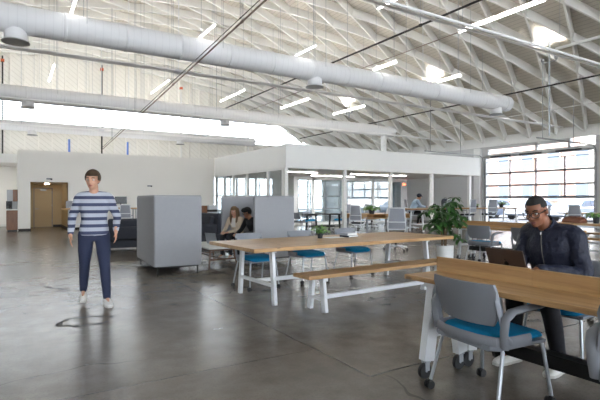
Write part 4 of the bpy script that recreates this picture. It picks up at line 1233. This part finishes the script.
for i, (x, y, rz, c, l) in enumerate(((31.0, 19.2, 178, 'car_silver', 'silver car parked outside, seen left of the head of the laptop man'), (30.5, 15.9, 182, 'car_white', 'white car parked outside, just beyond the middle of the roll-up door'),
                                      (30.8, 12.9, 179, 'car_blue', 'blue car parked outside between white ones'), (30.4, 10.0, 181, 'car_white', 'white car parked outside at the right end of the door opening'),
                                      (31.0, 22.4, 180, 'car_red', 'grey car parked outside beyond the silver one'))):
    k = put(CAR, x, y, D(rz), l, 'cars in the car park', -.03)
    index_kids(k)
    for ch in KIDS[k.name]:
        if ch.name.split('.')[0] in ('body', 'roof') and c != 'car_white':
            ch.data = ch.data.copy(); ch.data.materials[0] = M[c]
# ------------------------------------------------------------------ people
def skin_mat(n, c):
    m = simple(n, c, .5, 0, .05, 25, spec=.35)
    b = m.node_tree.nodes['Principled BSDF']
    b.inputs['Subsurface Weight'].default_value = .08; b.inputs['Subsurface Radius'].default_value = (.6, .25, .12); b.inputs['Subsurface Scale'].default_value = .01
    return m
M['skin_dark'] = skin_mat('skin_dark', '#8a5c46'); M['skin_light'] = skin_mat('skin_light', '#cf9f86'); M['skin_mid'] = skin_mat('skin_mid', '#bd8a70')
M['lip_dark'] = simple('lip_dark', '#774440', .45); M['lip_light'] = simple('lip_light', '#b4675f', .45)
def cloth(n, c, r=.85, sc=12, bmp=.25, var=.1):
    m, nt, b = newmat(n); co = coords(nt); f = noise(nt, sc, 4, co, .6); g = noise(nt, 300, 2, co)
    cc = lin(c); x = mix_rgb(nt, g, tuple(v * .85 for v in cc[:3]) + (1,), cc)
    nt.links.new(x, b.inputs['Base Color']); b.inputs['Roughness'].default_value = r
    bump(nt, b, f, bmp, .03); return m
M['navy_nylon'] = cloth('navy_nylon', '#141a30', .62, 13, 1.0)
M['navy_knit'] = cloth('navy_knit', '#181c30', .9, 90, .4)
M['cream'] = cloth('cream', '#d8c7b0'); M['white_top'] = cloth('white_top', '#e6e2dc'); M['black_cloth'] = cloth('black_cloth', '#141519')
M['pale_blue_shirt'] = cloth('pale_blue_shirt', '#aac0d6'); M['navy_jean'] = cloth('navy_jean', '#2f3650'); M['dark_trouser'] = cloth('dark_trouser', '#1c1d24')
M['grey_trouser'] = cloth('grey_trouser', '#7d8294')
M['hair_black'] = simple('hair_black', '#15120f', .7, var=.3, scale=200, bmp=.5); M['hair_blonde'] = simple('hair_blonde', '#6e5437', .5, var=.35, scale=90, bmp=.5)
M['hair_brown'] = simple('hair_brown', '#43301f', .6, var=.3, scale=120, bmp=.5)
M['eye_white'] = simple('eye_white', '#e8e4de', .25); M['iris'] = simple('iris', '#2a1c12', .2)
M['shoe_white'] = simple('shoe_white', '#e6e4e0', .55); M['shoe_sole'] = simple('shoe_sole', '#cfccc6', .7); M['shoe_brown'] = simple('shoe_brown', '#6b4a33', .5)
M['metal_zip'] = simple('metal_zip', '#6d6a64', .5, .5)
def stripe_mat():
    m, nt, b = newmat('striped_knit'); co = coords(nt); sp = nt.nodes.new('ShaderNodeSeparateXYZ'); nt.links.new(co, sp.inputs[0])
    e = math_n(nt, 'GREATER_THAN', math_n(nt, 'FRACT', math_n(nt, 'DIVIDE', sp.outputs[2], .088)), .45)
    nt.links.new(mix_rgb(nt, e, lin('#474d68'), lin('#b4b8c4')), b.inputs['Base Color']); b.inputs['Roughness'].default_value = .9
    bump(nt, b, noise(nt, 14, 3, co), .4, .02); return m
M['striped_knit'] = stripe_mat()

def remesh(mb, name, mat, parent, voxel=.008, it=6):
    o = mb.build(name + '_raw', mat)
    r = o.modifiers.new('r', 'REMESH'); r.mode = 'VOXEL'; r.voxel_size = voxel; r.use_smooth_shade = True
    s = o.modifiers.new('s', 'SMOOTH'); s.factor = .5; s.iterations = it
    dg = bpy.context.evaluated_depsgraph_get(); dg.update()
    me = bpy.data.meshes.new_from_object(o.evaluated_get(dg)); me.name = name
    old = o.data; bpy.data.objects.remove(o); bpy.data.meshes.remove(old)
    me.materials.clear(); me.materials.append(mat)
    for p in me.polygons: p.use_smooth = True
    n = bpy.data.objects.new(name, me); COL.objects.link(n)
    if parent: n.parent = parent
    return n

def torso(mb, sp, s0, s1, grow=0.0, wide=1.0):
    """sp: list of (point, rx, ry); s0->s1 side vectors"""
    P = [V(p) for p, _, _ in sp]; n = 24; rings = []; info = []
    for i in range(len(sp)):
        t = (P[min(i + 1, len(P) - 1)] - P[max(i - 1, 0)]).normalized()
        w = i / (len(sp) - 1); s = (V(s0) * (1 - w) + V(s1) * w); s = (s - t * s.dot(t)).normalized(); f = t.cross(s).normalized()
        rx, ry = sp[i][1] * wide + grow, sp[i][2] * wide + grow
        ring = []
        for k in range(n):
            a = 2 * PI * k / n; e = .8
            ring.append(P[i] + s * rx * math.copysign(abs(math.cos(a)) ** e, math.cos(a)) + f * ry * math.copysign(abs(math.sin(a)) ** e, math.sin(a)))
        rings.append(ring); info.append((P[i], f, ry))
    mb.loft(rings, True); return info

def hand(mb, w, d, pn, th, sc=1.0, curl=.35):
    """w wrist, d hand direction, pn palm normal, th direction of the thumb side"""
    d = V(d).normalized(); pn = V(pn); pn = (pn - d * pn.dot(d)).normalized(); th = V(th); th = (th - d * th.dot(d) - pn * th.dot(pn)).normalized()
    w = V(w)
    mb.limb([w - d * .03 * sc, w + d * .02 * sc], [.026 * sc, .027 * sc], 10)
    for k in (-1, 0, 1): mb.limb([w + d * .015 * sc + th * k * .014 * sc, w + d * .088 * sc + th * k * .026 * sc], [.016 * sc, .0145 * sc], 8)
    for k, L in ((1.5, .070), (.5, .079), (-.5, .073), (-1.5, .056)):
        p = w + d * (.092 - abs(k) * .004) * sc + th * k * .0215 * sc
        dd = (d + th * k * .07).normalized(); pts = [p - d * .02 * sc, p]; a = curl * .6
        for seg in (.46, .3, .24):
            v = dd * math.cos(a) + pn * math.sin(a); pts.append(pts[-1] + v * L * seg * sc); a += curl
        mb.limb(pts, [.0095 * sc, .0095 * sc, .009 * sc, .008 * sc, .007 * sc], 8, sub=3)
    q = w + d * .022 * sc + th * .022 * sc
    pts = [q, q + (d * .55 + th * .75 + pn * .2).normalized() * .036 * sc]; pts.append(pts[-1] + (d * .85 + th * .3 + pn * .35).normalized() * .03 * sc); pts.append(pts[-1] + (d * .95 + pn * .4).normalized() * .024 * sc)
    mb.limb(pts, [.014 * sc, .0115 * sc, .010 * sc, .008 * sc], 8, sub=3)

def shoe(o, ankle, d, mat, sole, sc=1.0, pitch=0.0):
    d = V((d[0], d[1], 0)).normalized(); s = V((d.y, -d.x, 0)); a = V(ankle)
    h = a.z; up = V((0, 0, 1))
    T = lambda f, r, z: a + d * f * sc + s * r * sc + up * (z * sc - h) + up * 0
    tilt = lambda p: p
    if pitch:
        piv = a + d * .13 * sc - up * h
        R = Matrix.Rotation(-pitch, 4, s)
        tilt = lambda p: piv + (R @ (p - piv))
    secs = []
    for f, w, ht in ((-.085, .022, .055), (-.075, .034, .085), (-.03, .040, .10), (.02, .040, .095), (.07, .044, .075), (.12, .047, .058), (.165, .041, .048), (.19, .022, .036)):
        secs.append([tilt(T(f, w * c, .018 + (ht - .018) * z)) for c, z in ((-.95, 0), (-1, .35), (-.75, .8), (-.3, 1), (.3, 1), (.75, .8), (1, .35), (.95, 0))])
    o1 = MB().loft(secs, True).build('shoe', mat, o)
    so = [[tilt(T(f, w * c, z)) for c, z in ((-1, 0), (-1.05, .02), (1.05, .02), (1, 0))] for f, w in ((-.092, .024), (-.08, .036), (-.03, .041), (.02, .040), (.07, .046), (.12, .049), (.168, .043), (.197, .022))]
    MB().loft(so, False).build('sole', sole, o1)
    return o1

def head_parts(mb, c, f, u, sc=1.0, fem=False):
    f = V(f).normalized(); u = V(u); u = (u - f * u.dot(f)).normalized(); r = f.cross(u).normalized()
    Mx = Matrix((r, f, u)).transposed()
    H = lambda x, y, z: V(c) + Mx @ V((x * sc, y * sc, z * sc))
    B = lambda p, q: mb.ball(H(*p), tuple(a * sc for a in q), Mx)
    B((0, -.012, .032), (.075, .096, .086)); B((0, .018, -.035), (.062, .072, .078)); B((0, .02, .03), (.066, .078, .06))
    B((0, .058, -.094), (.027 if not fem else .022, .026, .022)); B((0, .03, -.08), (.048 if not fem else .042, .05, .03))
    for s in (-1, 1):
        B((s * .036, .062, -.028), (.024, .022, .026)); B((s * .078, -.008, -.004), (.010, .022, .033))
    mb.limb([H(0, .084, .018), H(0, .098, -.008), H(0, .107, -.026)], [.009 * sc, .011 * sc, .014 * sc], 8, sub=3)
    for s in (-1, 1): B((s * .012, .096, -.028), (.011, .012, .009))
    mb.limb([H(-.046, .07, .03), H(0, .086, .034), H(.046, .07, .03)], [.011 * sc, .012 * sc, .011 * sc], 8, sub=3)
    B((0, .086, -.062), (.024, .012, .014))
    return H, Mx

def face(o, H, Mx, sc, lip, browm, glasses=False):
    for s in (-1, 1):
        e_ = MB().ball(H(s * .031, .0735, .009), (.013 * sc,) * 3, nu=12, nv=8).build('eye', M['eye_white'], o)
        MB().ball(H(s * .031, .0815, .007), (.0068 * sc,) * 3, nu=10, nv=6).build('iris', M['iris'], e_)
        br = MB().path([H(s * .014, .0905, .029), H(s * .03, .0905, .037), H(s * .05, .078, .032)], [.004 * sc, .0045 * sc, .003 * sc], 6)
        br.build('eyebrow', browm, o)
    lp = MB()
    for z, r_ in ((-.058, .0052), (-.067, .006)): lp.limb([H(-.023, .086, z - .001), H(0, .0985, z), H(.023, .086, z - .001)], [.002 * sc, r_ * sc, .002 * sc], 8, sub=4)
    lp.build('lips', lip, o)
    if glasses:
        g = MB()
        for s in (-1, 1):
            pts = []
            for k in range(21):
                a = 2 * PI * k / 20
                pts.append(H(s * .034 + .027 * math.copysign(abs(math.cos(a)) ** .7, math.cos(a)), .106 - .014 * (abs(s * .034 + .027 * math.cos(a)) / .06) ** 2, .002 + .021 * math.copysign(abs(math.sin(a)) ** .7, math.sin(a))))
            g.path(pts, .0033 * sc, 6)
            g.path([H(s * .060, .094, .012), H(s * .077, .07, .013), H(s * .083, .0, .012), H(s * .082, -.025, -.006)], .0032 * sc, 6)
        g.path([H(-.009, .105, .006), H(0, .108, .009), H(.009, .105, .006)], .003 * sc, 6)
        g.build('glasses', M['black_plastic'], o)

def hair_cap(o, H, Mx, sc, mat, front=.062, back=-.06, side=.0, thick=.014, extra=None, name='hair'):
    mb = MB(); tmp = MB().ball((0, 0, 0), (1, 1, 1), nu=36, nv=26)
    R = (.075 + thick, .096 + thick, .088 + thick)
    keep = []
    P = [(p[0] * R[0], p[1] * R[1] - .012, p[2] * R[2] + .032) for p in tmp.v]
    def ok(p):
        y = p[1]
        lim = front if y > .03 else (front + (back - front) * min(1, (.03 - y) / .09))
        if abs(p[0]) > .06 and y > -.04: lim = max(lim if y > .03 else -9, side if y < .05 else front * .8)
        return p[2] > lim
    fs = [f for f in tmp.f if sum(ok(P[i]) for i in f) >= 2]
    b = len(P)
    inner = [(p[0] * .9, (p[1] + .012) * .9 - .012, (p[2] - .032) * .9 + .032) for p in P]
    edges = {}
    for f in fs:
        for i in range(len(f)):
            e = (f[i], f[(i + 1) % len(f)]); edges[e] = edges.get(e, 0) + 1
    allf = list(fs) + [tuple(b + i for i in reversed(f)) for f in fs]
    for (i, j) in edges:
        if (j, i) not in edges: allf.append((j, i, b + i, b + j))
    mb.add([H(*p) for p in P + inner], allf, True)
    if extra: extra(mb, H)
    used_i = sorted({i for f in mb.f for i in f}); mp = {k: n for n, k in enumerate(used_i)}
    mb.v = [mb.v[i] for i in used_i]; mb.f = [tuple(mp[i] for i in f) for f in mb.f]
    return mb.build(name, mat, o)

def person(loc, rz, label, J, skin, top, bottom, shoes, lip, hairm, sc=1.0, wide=1.0, voxel=.009, fem=False, glasses=False, group=None, hand_dirs=None, sole=None, pitchR=0, leg_off=.0):
    o = empty('person', loc, rz, label, 'person', group)
    g = {k: V(v) for k, v in J.items()}
    sh = (g['shR'] - g['shL']).normalized(); hp = (g['hR'] - g['hL']).normalized()
    pel, wa, ch, nk = g['pel'], g['wa'], g['ch'], g['nk']
    up = (nk - ch).normalized()
    sp = [(pel - (wa - pel).normalized() * .10, .12, .09), (pel - (wa - pel).normalized() * .03, .165, .115), (pel + (wa - pel) * .4, .168, .12), (wa, .148, .108), ((wa + ch) * .5, .158, .115), (ch, .172, .122), (ch + (nk - ch) * .45, .150, .10), (nk - up * .02, .075, .062)]
    sp = [(p, a * sc, b * sc) for p, a, b in sp]
    body = MB(); tp = MB(); bt = MB()
    torso(body, sp, hp, sh, -.014, wide)
    info = torso(tp, [(sp[1][0], sp[1][1] * 1.06, sp[1][2] * 1.1)] + sp[2:], hp, sh, .006, wide)
    torso(bt, sp[:3] + [(pel + (wa - pel) * .75, .150 * sc, .112 * sc)], hp, sh, 0.0, wide)
    hd = hand_dirs or {}
    for s, th in (('R', -1), ('L', 1)):
        S, E, W = g['sh' + s], g['el' + s], g['wr' + s]
        body.limb([nk - up * .03, S, S + (E - S) * .5, E, E + (W - E) * .35, W], [x * sc for x in (.045, .05, .042, .036, .036, .024)], 12)
        wend = W - (W - E).normalized() * .015
        tp.limb([nk - up * .035, (S + nk - up * .035) * .5, S, S + (E - S) * .5, E, E + (W - E) * .4, wend], [x * sc * wide for x in (.055, .068, .067, .058, .052, .049, .038)], 14)
        d, pn, thd, cu = hd.get(s, ((W - E).normalized(), sh * th, V((0, 1, 0)), .35))
        hand(body, W, d, pn, thd, sc, cu)
        Hh, K, A = g['h' + s], g['k' + s], g['a' + s]
        body.limb([Hh, Hh + (K - Hh) * .5, K, K + (A - K) * .35, A], [x * sc for x in (.075, .066, .048, .046, .033)], 12)
        bt.limb([Hh, Hh + (K - Hh) * .45, K, K + (A - K) * .35, A + (K - A).normalized() * .02], [x * sc * (1 + (wide - 1) * .5) for x in (.098, .088, .067, .062, .05)], 14)
        shoe(o, A, g['t' + s], M[shoes], M[sole or 'shoe_sole'], sc, pitchR if s == 'R' else 0)
        body.limb([A, A + V(g['t' + s]).normalized() * .10 * sc - V((0, 0, .04))], [.03 * sc, .02 * sc], 8)
    hc = g['hc']
    body.limb([nk - up * .06, nk + (hc - nk) * .35, hc - V(g['hu']).normalized() * .03 - V(g['hf']).normalized() * .012], [x * sc for x in (.06, .054, .052)], 14)
    H, Mx = head_parts(body, hc, g['hf'], g['hu'], sc, fem)
    bd = remesh(body, 'body', M[skin], o, voxel, 5)
    remesh(tp, top[1], M[top[0]], o, voxel * 1.15, 7)
    remesh(bt, 'trousers', M[bottom], o, voxel * 1.25, 6)
    face(o, H, Mx, sc, M[lip], hairm, glasses)
    return o, H, Mx, info, g

# --- man at the oak table, navy bomber jacket
UP = (0, 0, 1)
J = dict(pel=(0, .03, .56), wa=(0, .10, .74), ch=(0, .15, .93), nk=(.02, .205, 1.10), hc=(.045, .30, 1.222), hf=(-.14, .9, -.34), hu=(0, .32, .9),
         shR=(.195, .165, 1.03), shL=(-.178, .155, 1.03), elR=(.23, .25, .755), elL=(-.275, .20, .75), wrR=(.12, .45, .785), wrL=(-.07, .45, .785),
         hR=(.09, .02, .545), hL=(-.09, .02, .545), kR=(.15, .40, .56), kL=(-.13, .42, .56), aR=(.19, .40, .10), aL=(-.14, .30, .10), tR=(.1, 1, 0), tL=(-.1, 1, 0))
hd = {'R': ((-.15, 1, -.22), (0, 0, -1), (-1, 0, 0), .3), 'L': ((.15, 1, -.22), (0, 0, -1), (1, 0, 0), .3)}
o, H, Mx, info, g = person((3.86, 2.15, 0), D(90), 'seated man with glasses in a navy zip jacket looking down at a laptop', J, 'skin_dark', ('navy_nylon', 'jacket'), 'dark_trouser', 'shoe_white', 'lip_dark', M['hair_black'], 1.0, 1.15, .008, glasses=True, hand_dirs=hd)
hair_cap(o, H, Mx, 1, M['hair_black'], .082, -.045, .036, .001)
fz = lambda i, k=1.0: info[i][0] + info[i][1] * (info[i][2] + .006) * k
zp = MB().path([fz(6) + V((0, 0, .01)), fz(5), fz(4), fz(3), fz(2)], .003, 6)
zp.build('zipper', M['metal_zip'], o)
MB().span((-.004, -.003, -.02), (.004, .003, .0)).build('zip_pull', M['bright_white'], o, fz(6) + V((0, .006, 0)))
cl = MB(); n = 26
def collar(k, rr, dz, fy=0): a = 2 * PI * k / n + PI / 2; return V((math.cos(a) * rr, .0, 0)), a
rings = []
nk = g['nk']; ax = (g['hc'] - g['nk']).normalized(); fr_ = (V((0, 1, 0)) - ax * ax.y).normalized(); sd = fr_.cross(ax).normalized()
for h_, r_ in ((-.035, .088), (.0, .080), (.032, .076), (.036, .070), (.0, .070)):
    rings.append([nk + ax * h_ - ax * .02 * math.sin(a) + (sd * math.cos(a) + fr_ * math.sin(a)) * r_ for a in [PI / 2 + .22 + (2 * PI - .44) * k / n for k in range(n + 1)]])
vs = [p for r in rings for p in r]; fs = []
for i in range(len(rings) - 1):
    for k in range(n): q = i * (n + 1) + k; fs.append((q, q + 1, q + n + 2, q + n + 1))
cl.add(vs, fs, True); cl.build('collar', M['navy_knit'], o)
tee = MB().lathe([(.062, -.03), (.06, .0), (.057, .018)], (0, 0, 0), 24)
Tm = Matrix.Translation(nk) @ Matrix((sd, fr_, ax)).transposed().to_4x4()
tee.v = [tuple(Tm @ V(p)) for p in tee.v]; tee.build('undershirt', M['cream'], o)
cf = MB()
for s in 'RL':
    W, E = g['wr' + s], g['el' + s]; dd = (W - E).normalized(); cf.limb([W - dd * .045, W - dd * .005], [.040, .036], 14)
cf.build('cuff', M['navy_knit'], o)

# --- woman in the cream blazer
J = dict(pel=(0, 0, .51), wa=(0, .03, .66), ch=(0, .07, .80), nk=(.0, .10, .93), hc=(.0, .14, 1.055), hf=(-.15, .95, -.12), hu=(0, .1, 1),
         shR=(.165, .085, .875), shL=(-.165, .085, .875), elR=(.22, .17, .66), elL=(-.21, .2, .66), wrR=(.10, .40, .60), wrL=(-.06, .42, .60),
         hR=(.08, .02, .50), hL=(-.08, .02, .50), kR=(.09, .42, .50), kL=(-.08, .42, .50), aR=(.10, .44, .10), aL=(-.10, .38, .10), tR=(.1, 1, 0), tL=(-.1, 1, 0))
hd2 = {'R': ((-.5, 1, -.15), (0, 0, -1), (-1, .2, 0), .4), 'L': ((.5, 1, -.15), (0, 0, -1), (1, .2, 0), .4)}
o, H, Mx, info, g = person((4.42, 9.86, 0), D(118), 'woman with long fair hair in a cream blazer seated in the felt booth', J, 'skin_light', ('cream', 'blazer'), 'dark_trouser', 'shoe_white', 'lip_light', M['hair_brown'], .90, .92, .011, True, hand_dirs=hd2)
def long_hair(mb, H):
    for s in (-1, 1):
        for k in range(3):
            mb.limb([H(s * (.06 + .012 * k), .02 - .035 * k, .06), H(s * (.084), .015 - .04 * k, -.04), H(s * .088, .03 - .04 * k, -.14), H(s * .08, .055 - .04 * k, -.24), H(s * .07, .06 - .03 * k, -.30)], [.02, .024, .026, .022, .010], 8)
    for k in (-1, 0, 1): mb.limb([H(k * .04, -.09, .05), H(k * .05, -.11, -.06), H(k * .05, -.10, -.2), H(k * .045, -.09, -.29)], [.03, .036, .034, .014], 8)
hair_cap(o, H, Mx, .9, M['hair_blonde'], .055, -.10, -.02, .016, long_hair)
tpn = MB(); fz = lambda i, dx=0, k=1.0: info[i][0] + info[i][1] * (info[i][2] + .004) * k + V((dx, 0, 0))
tpn.loft([[fz(6, -.045), fz(6, .045), fz(6, .04, .9), fz(6, -.04, .9)], [fz(5, -.06), fz(5, .06), fz(5, .055, .9), fz(5, -.055, .9)], [fz(4, -.06), fz(4, .06), fz(4, .055, .9), fz(4, -.055, .9)], [fz(3, -.055), fz(3, .055), fz(3, .05, .9), fz(3, -.05, .9)]], True)
tpn.build('blouse', M['white_top'], o)

# --- man in black beside her
J = dict(pel=(0, 0, .51), wa=(0, .05, .66), ch=(0, .12, .80), nk=(.02, .18, .92), hc=(.03, .25, 1.03), hf=(-.10, .95, -.30), hu=(0, .25, 1),
         shR=(.185, .14, .875), shL=(-.185, .13, .865), elR=(.25, .24, .66), elL=(-.25, .22, .64), wrR=(.12, .46, .58), wrL=(-.08, .46, .58),
         hR=(.09, .02, .50), hL=(-.09, .02, .50), kR=(.12, .44, .51), kL=(-.12, .44, .51), aR=(.12, .42, .10), aL=(-.14, .36, .10), tR=(.1, 1, 0), tL=(-.1, 1, 0))
o, H, Mx, info, g = person((4.62, 9.29, 0), D(102), 'dark haired man in a black jumper seated in the felt booth', J, 'skin_mid', ('black_cloth', 'jumper'), 'dark_trouser', 'shoe_white', 'lip_light', M['hair_black'], .93, 1.0, .011, glasses=True, hand_dirs=hd2)
def tuft(mb, H):
    for k in range(5): mb.limb([H(-.05 + .025 * k, .03, .11), H(-.045 + .023 * k, .09, .095), H(-.04 + .02 * k, .105, .062)], [.024, .02, .008], 8)
hair_cap(o, H, Mx, .93, M['hair_black'], .058, -.07, -.01, .022, tuft)

# --- man in the cap on a tall chair
J = dict(pel=(0, 0, .80), wa=(0, .05, .97), ch=(0, .14, 1.16), nk=(0, .23, 1.32), hc=(0, .32, 1.455), hf=(-.12, .9, -.35), hu=(0, .3, .9),
         shR=(.19, .19, 1.26), shL=(-.19, .18, 1.26), elR=(.25, .32, 1.05), elL=(-.25, .34, 1.05), wrR=(.12, .56, 1.02), wrL=(-.10, .58, 1.02),
         hR=(.09, .02, .79), hL=(-.09, .02, .79), kR=(.13, .44, .80), kL=(-.13, .42, .76), aR=(.13, .36, .36), aL=(-.13, .28, .30), tR=(0, 1, 0), tL=(0, 1, 0))
hd3 = {'R': ((-.2, 1, -.1), (0, 0, -1), (-1, 0, 0), .3), 'L': ((.2, 1, -.1), (0, 0, -1), (1, 0, 0), .3)}
o, H, Mx, info, g = person((14.92, 14.88, 0), D(-118), 'man in a dark and white cap, headphones and pale blue shirt at the high desk', J, 'skin_mid', ('pale_blue_shirt', 'shirt'), 'black_cloth', 'shoe_brown', 'lip_light', M['hair_black'], 1.0, 1.1, .012, hand_dirs=hd3, sole='dark_base')
hair_cap(o, H, Mx, 1, M['hair_black'], .06, -.08, -.01, .008)
cp = hair_cap(o, H, Mx, 1, M['navy_knit'], .048, .01, .02, .024, None, 'cap')
MB().loft([[H(-.07, .075, .058), H(-.035, .10, .062), H(.035, .10, .062), H(.07, .075, .058), H(.035, .09, .052), H(-.035, .09, .052)], [H(-.06, .14, .045), H(-.03, .175, .048), H(.03, .175, .048), H(.06, .14, .045), H(.03, .165, .04), H(-.03, .165, .04)]], False).build('brim', M['navy_knit'], cp)
MB().loft([[H(-.055, .088, .065), H(.055, .088, .065), H(.055, .10, .065), H(-.055, .10, .065)], [H(-.05, .055, .125), H(.05, .055, .125), H(.05, .066, .128), H(-.05, .066, .128)]], False).build('front_panel', M['white_top'], cp)
hp = MB().path([H(.098 * math.cos(a), -.02, .02 + .125 * math.sin(a)) for a in [PI * k / 14 for k in range(15)]], .009, 8)
for s in (-1, 1): hp.ball(H(s * .092, -.012, -.002), (.022, .03, .038), Mx)
hp.build('headphones', M['black_plastic'], o)

# --- the walker
J = dict(pel=(0, 0, .90), wa=(0, .01, 1.06), ch=(0, .02, 1.25), nk=(0, .03, 1.41), hc=(.02, .06, 1.56), hf=(.35, 1, -.1), hu=(0, .05, 1),
         shR=(.165, .0, 1.335), shL=(-.165, .04, 1.335), elR=(.25, -.06, 1.10), elL=(-.27, .02, 1.10), wrR=(.27, .12, .89), wrL=(-.24, .22, .93),
         hR=(.095, 0, .87), hL=(-.095, 0, .87), kR=(.11, -.06, .49), kL=(-.115, .17, .49), aR=(.12, -.29, .125), aL=(-.14, .18, .09), tR=(.08, 1, 0), tL=(-.12, 1, 0))
hd4 = {'R': ((.0, .35, -1), (-1, 0, 0), (0, 1, .2), .3), 'L': ((0, .2, -1), (1, 0, 0), (0, 1, .2), .3)}
o, H, Mx, info, g = person((.91, 6.45, 0), D(174), 'person in a navy and white striped jumper walking across the open floor', J, 'skin_light', ('striped_knit', 'jumper'), 'navy_jean', 'shoe_white', 'lip_light', M['hair_brown'], 1.0, .98, .010, hand_dirs=hd4, pitchR=.0)
hair_cap(o, H, Mx, 1, M['hair_brown'], .058, -.07, .0, .018)
# ------------------------------------------------------------------ light and camera
wd = bpy.data.worlds.new('sky'); scene.world = wd; wd.use_nodes = True
nt = wd.node_tree; bg = nt.nodes['Background']
tc = nt.nodes.new('ShaderNodeTexCoord'); sp = nt.nodes.new('ShaderNodeSeparateXYZ'); nt.links.new(tc.outputs['Generated'], sp.inputs[0])
rp = nt.nodes.new('ShaderNodeValToRGB'); nt.links.new(sp.outputs[2], rp.inputs[0])
rp.color_ramp.elements[0].color = (.88, .94, 1, 1); rp.color_ramp.elements[1].color = (.74, .85, 1, 1)
nt.links.new(rp.outputs['Color'], bg.inputs['Color']); bg.inputs['Strength'].default_value = 3.2
sd = bpy.data.lights.new('sun', 'SUN'); sd.energy = 6; sd.angle = .02; sd.color = (1, .96, .9)
so = bpy.data.objects.new('sun', sd); COL.objects.link(so); so.rotation_euler = V((.75, .03, -.66)).to_track_quat('-Z', 'Y').to_euler()
so.location = (-30, 0, 40)

cd = bpy.data.cameras.new('camera'); cam = bpy.data.objects.new('camera', cd); COL.objects.link(cam)
cam.location = (0, 0, CAMZ); cam.rotation_euler = (PI / 2, 0, -math.atan(290 / 470))
cd.sensor_width = 36; cd.lens = 36 * 470 / 600; cd.clip_start = .05; cd.clip_end = 300
scene.camera = cam
vs = scene.view_settings
vs.view_transform = 'Standard'; vs.look = 'None'; vs.gamma = 1; vs.use_curve_mapping = False; vs.exposure = 2.0
cy = scene.cycles
cy.max_bounces = 9; cy.diffuse_bounces = 6; cy.glossy_bounces = 4; cy.transparent_max_bounces = 16; cy.transmission_bounces = 4
cy.caustics_reflective = False; cy.caustics_refractive = False; cy.sample_clamp_indirect = 6; cy.blur_glossy = .6
cy.use_denoising = True
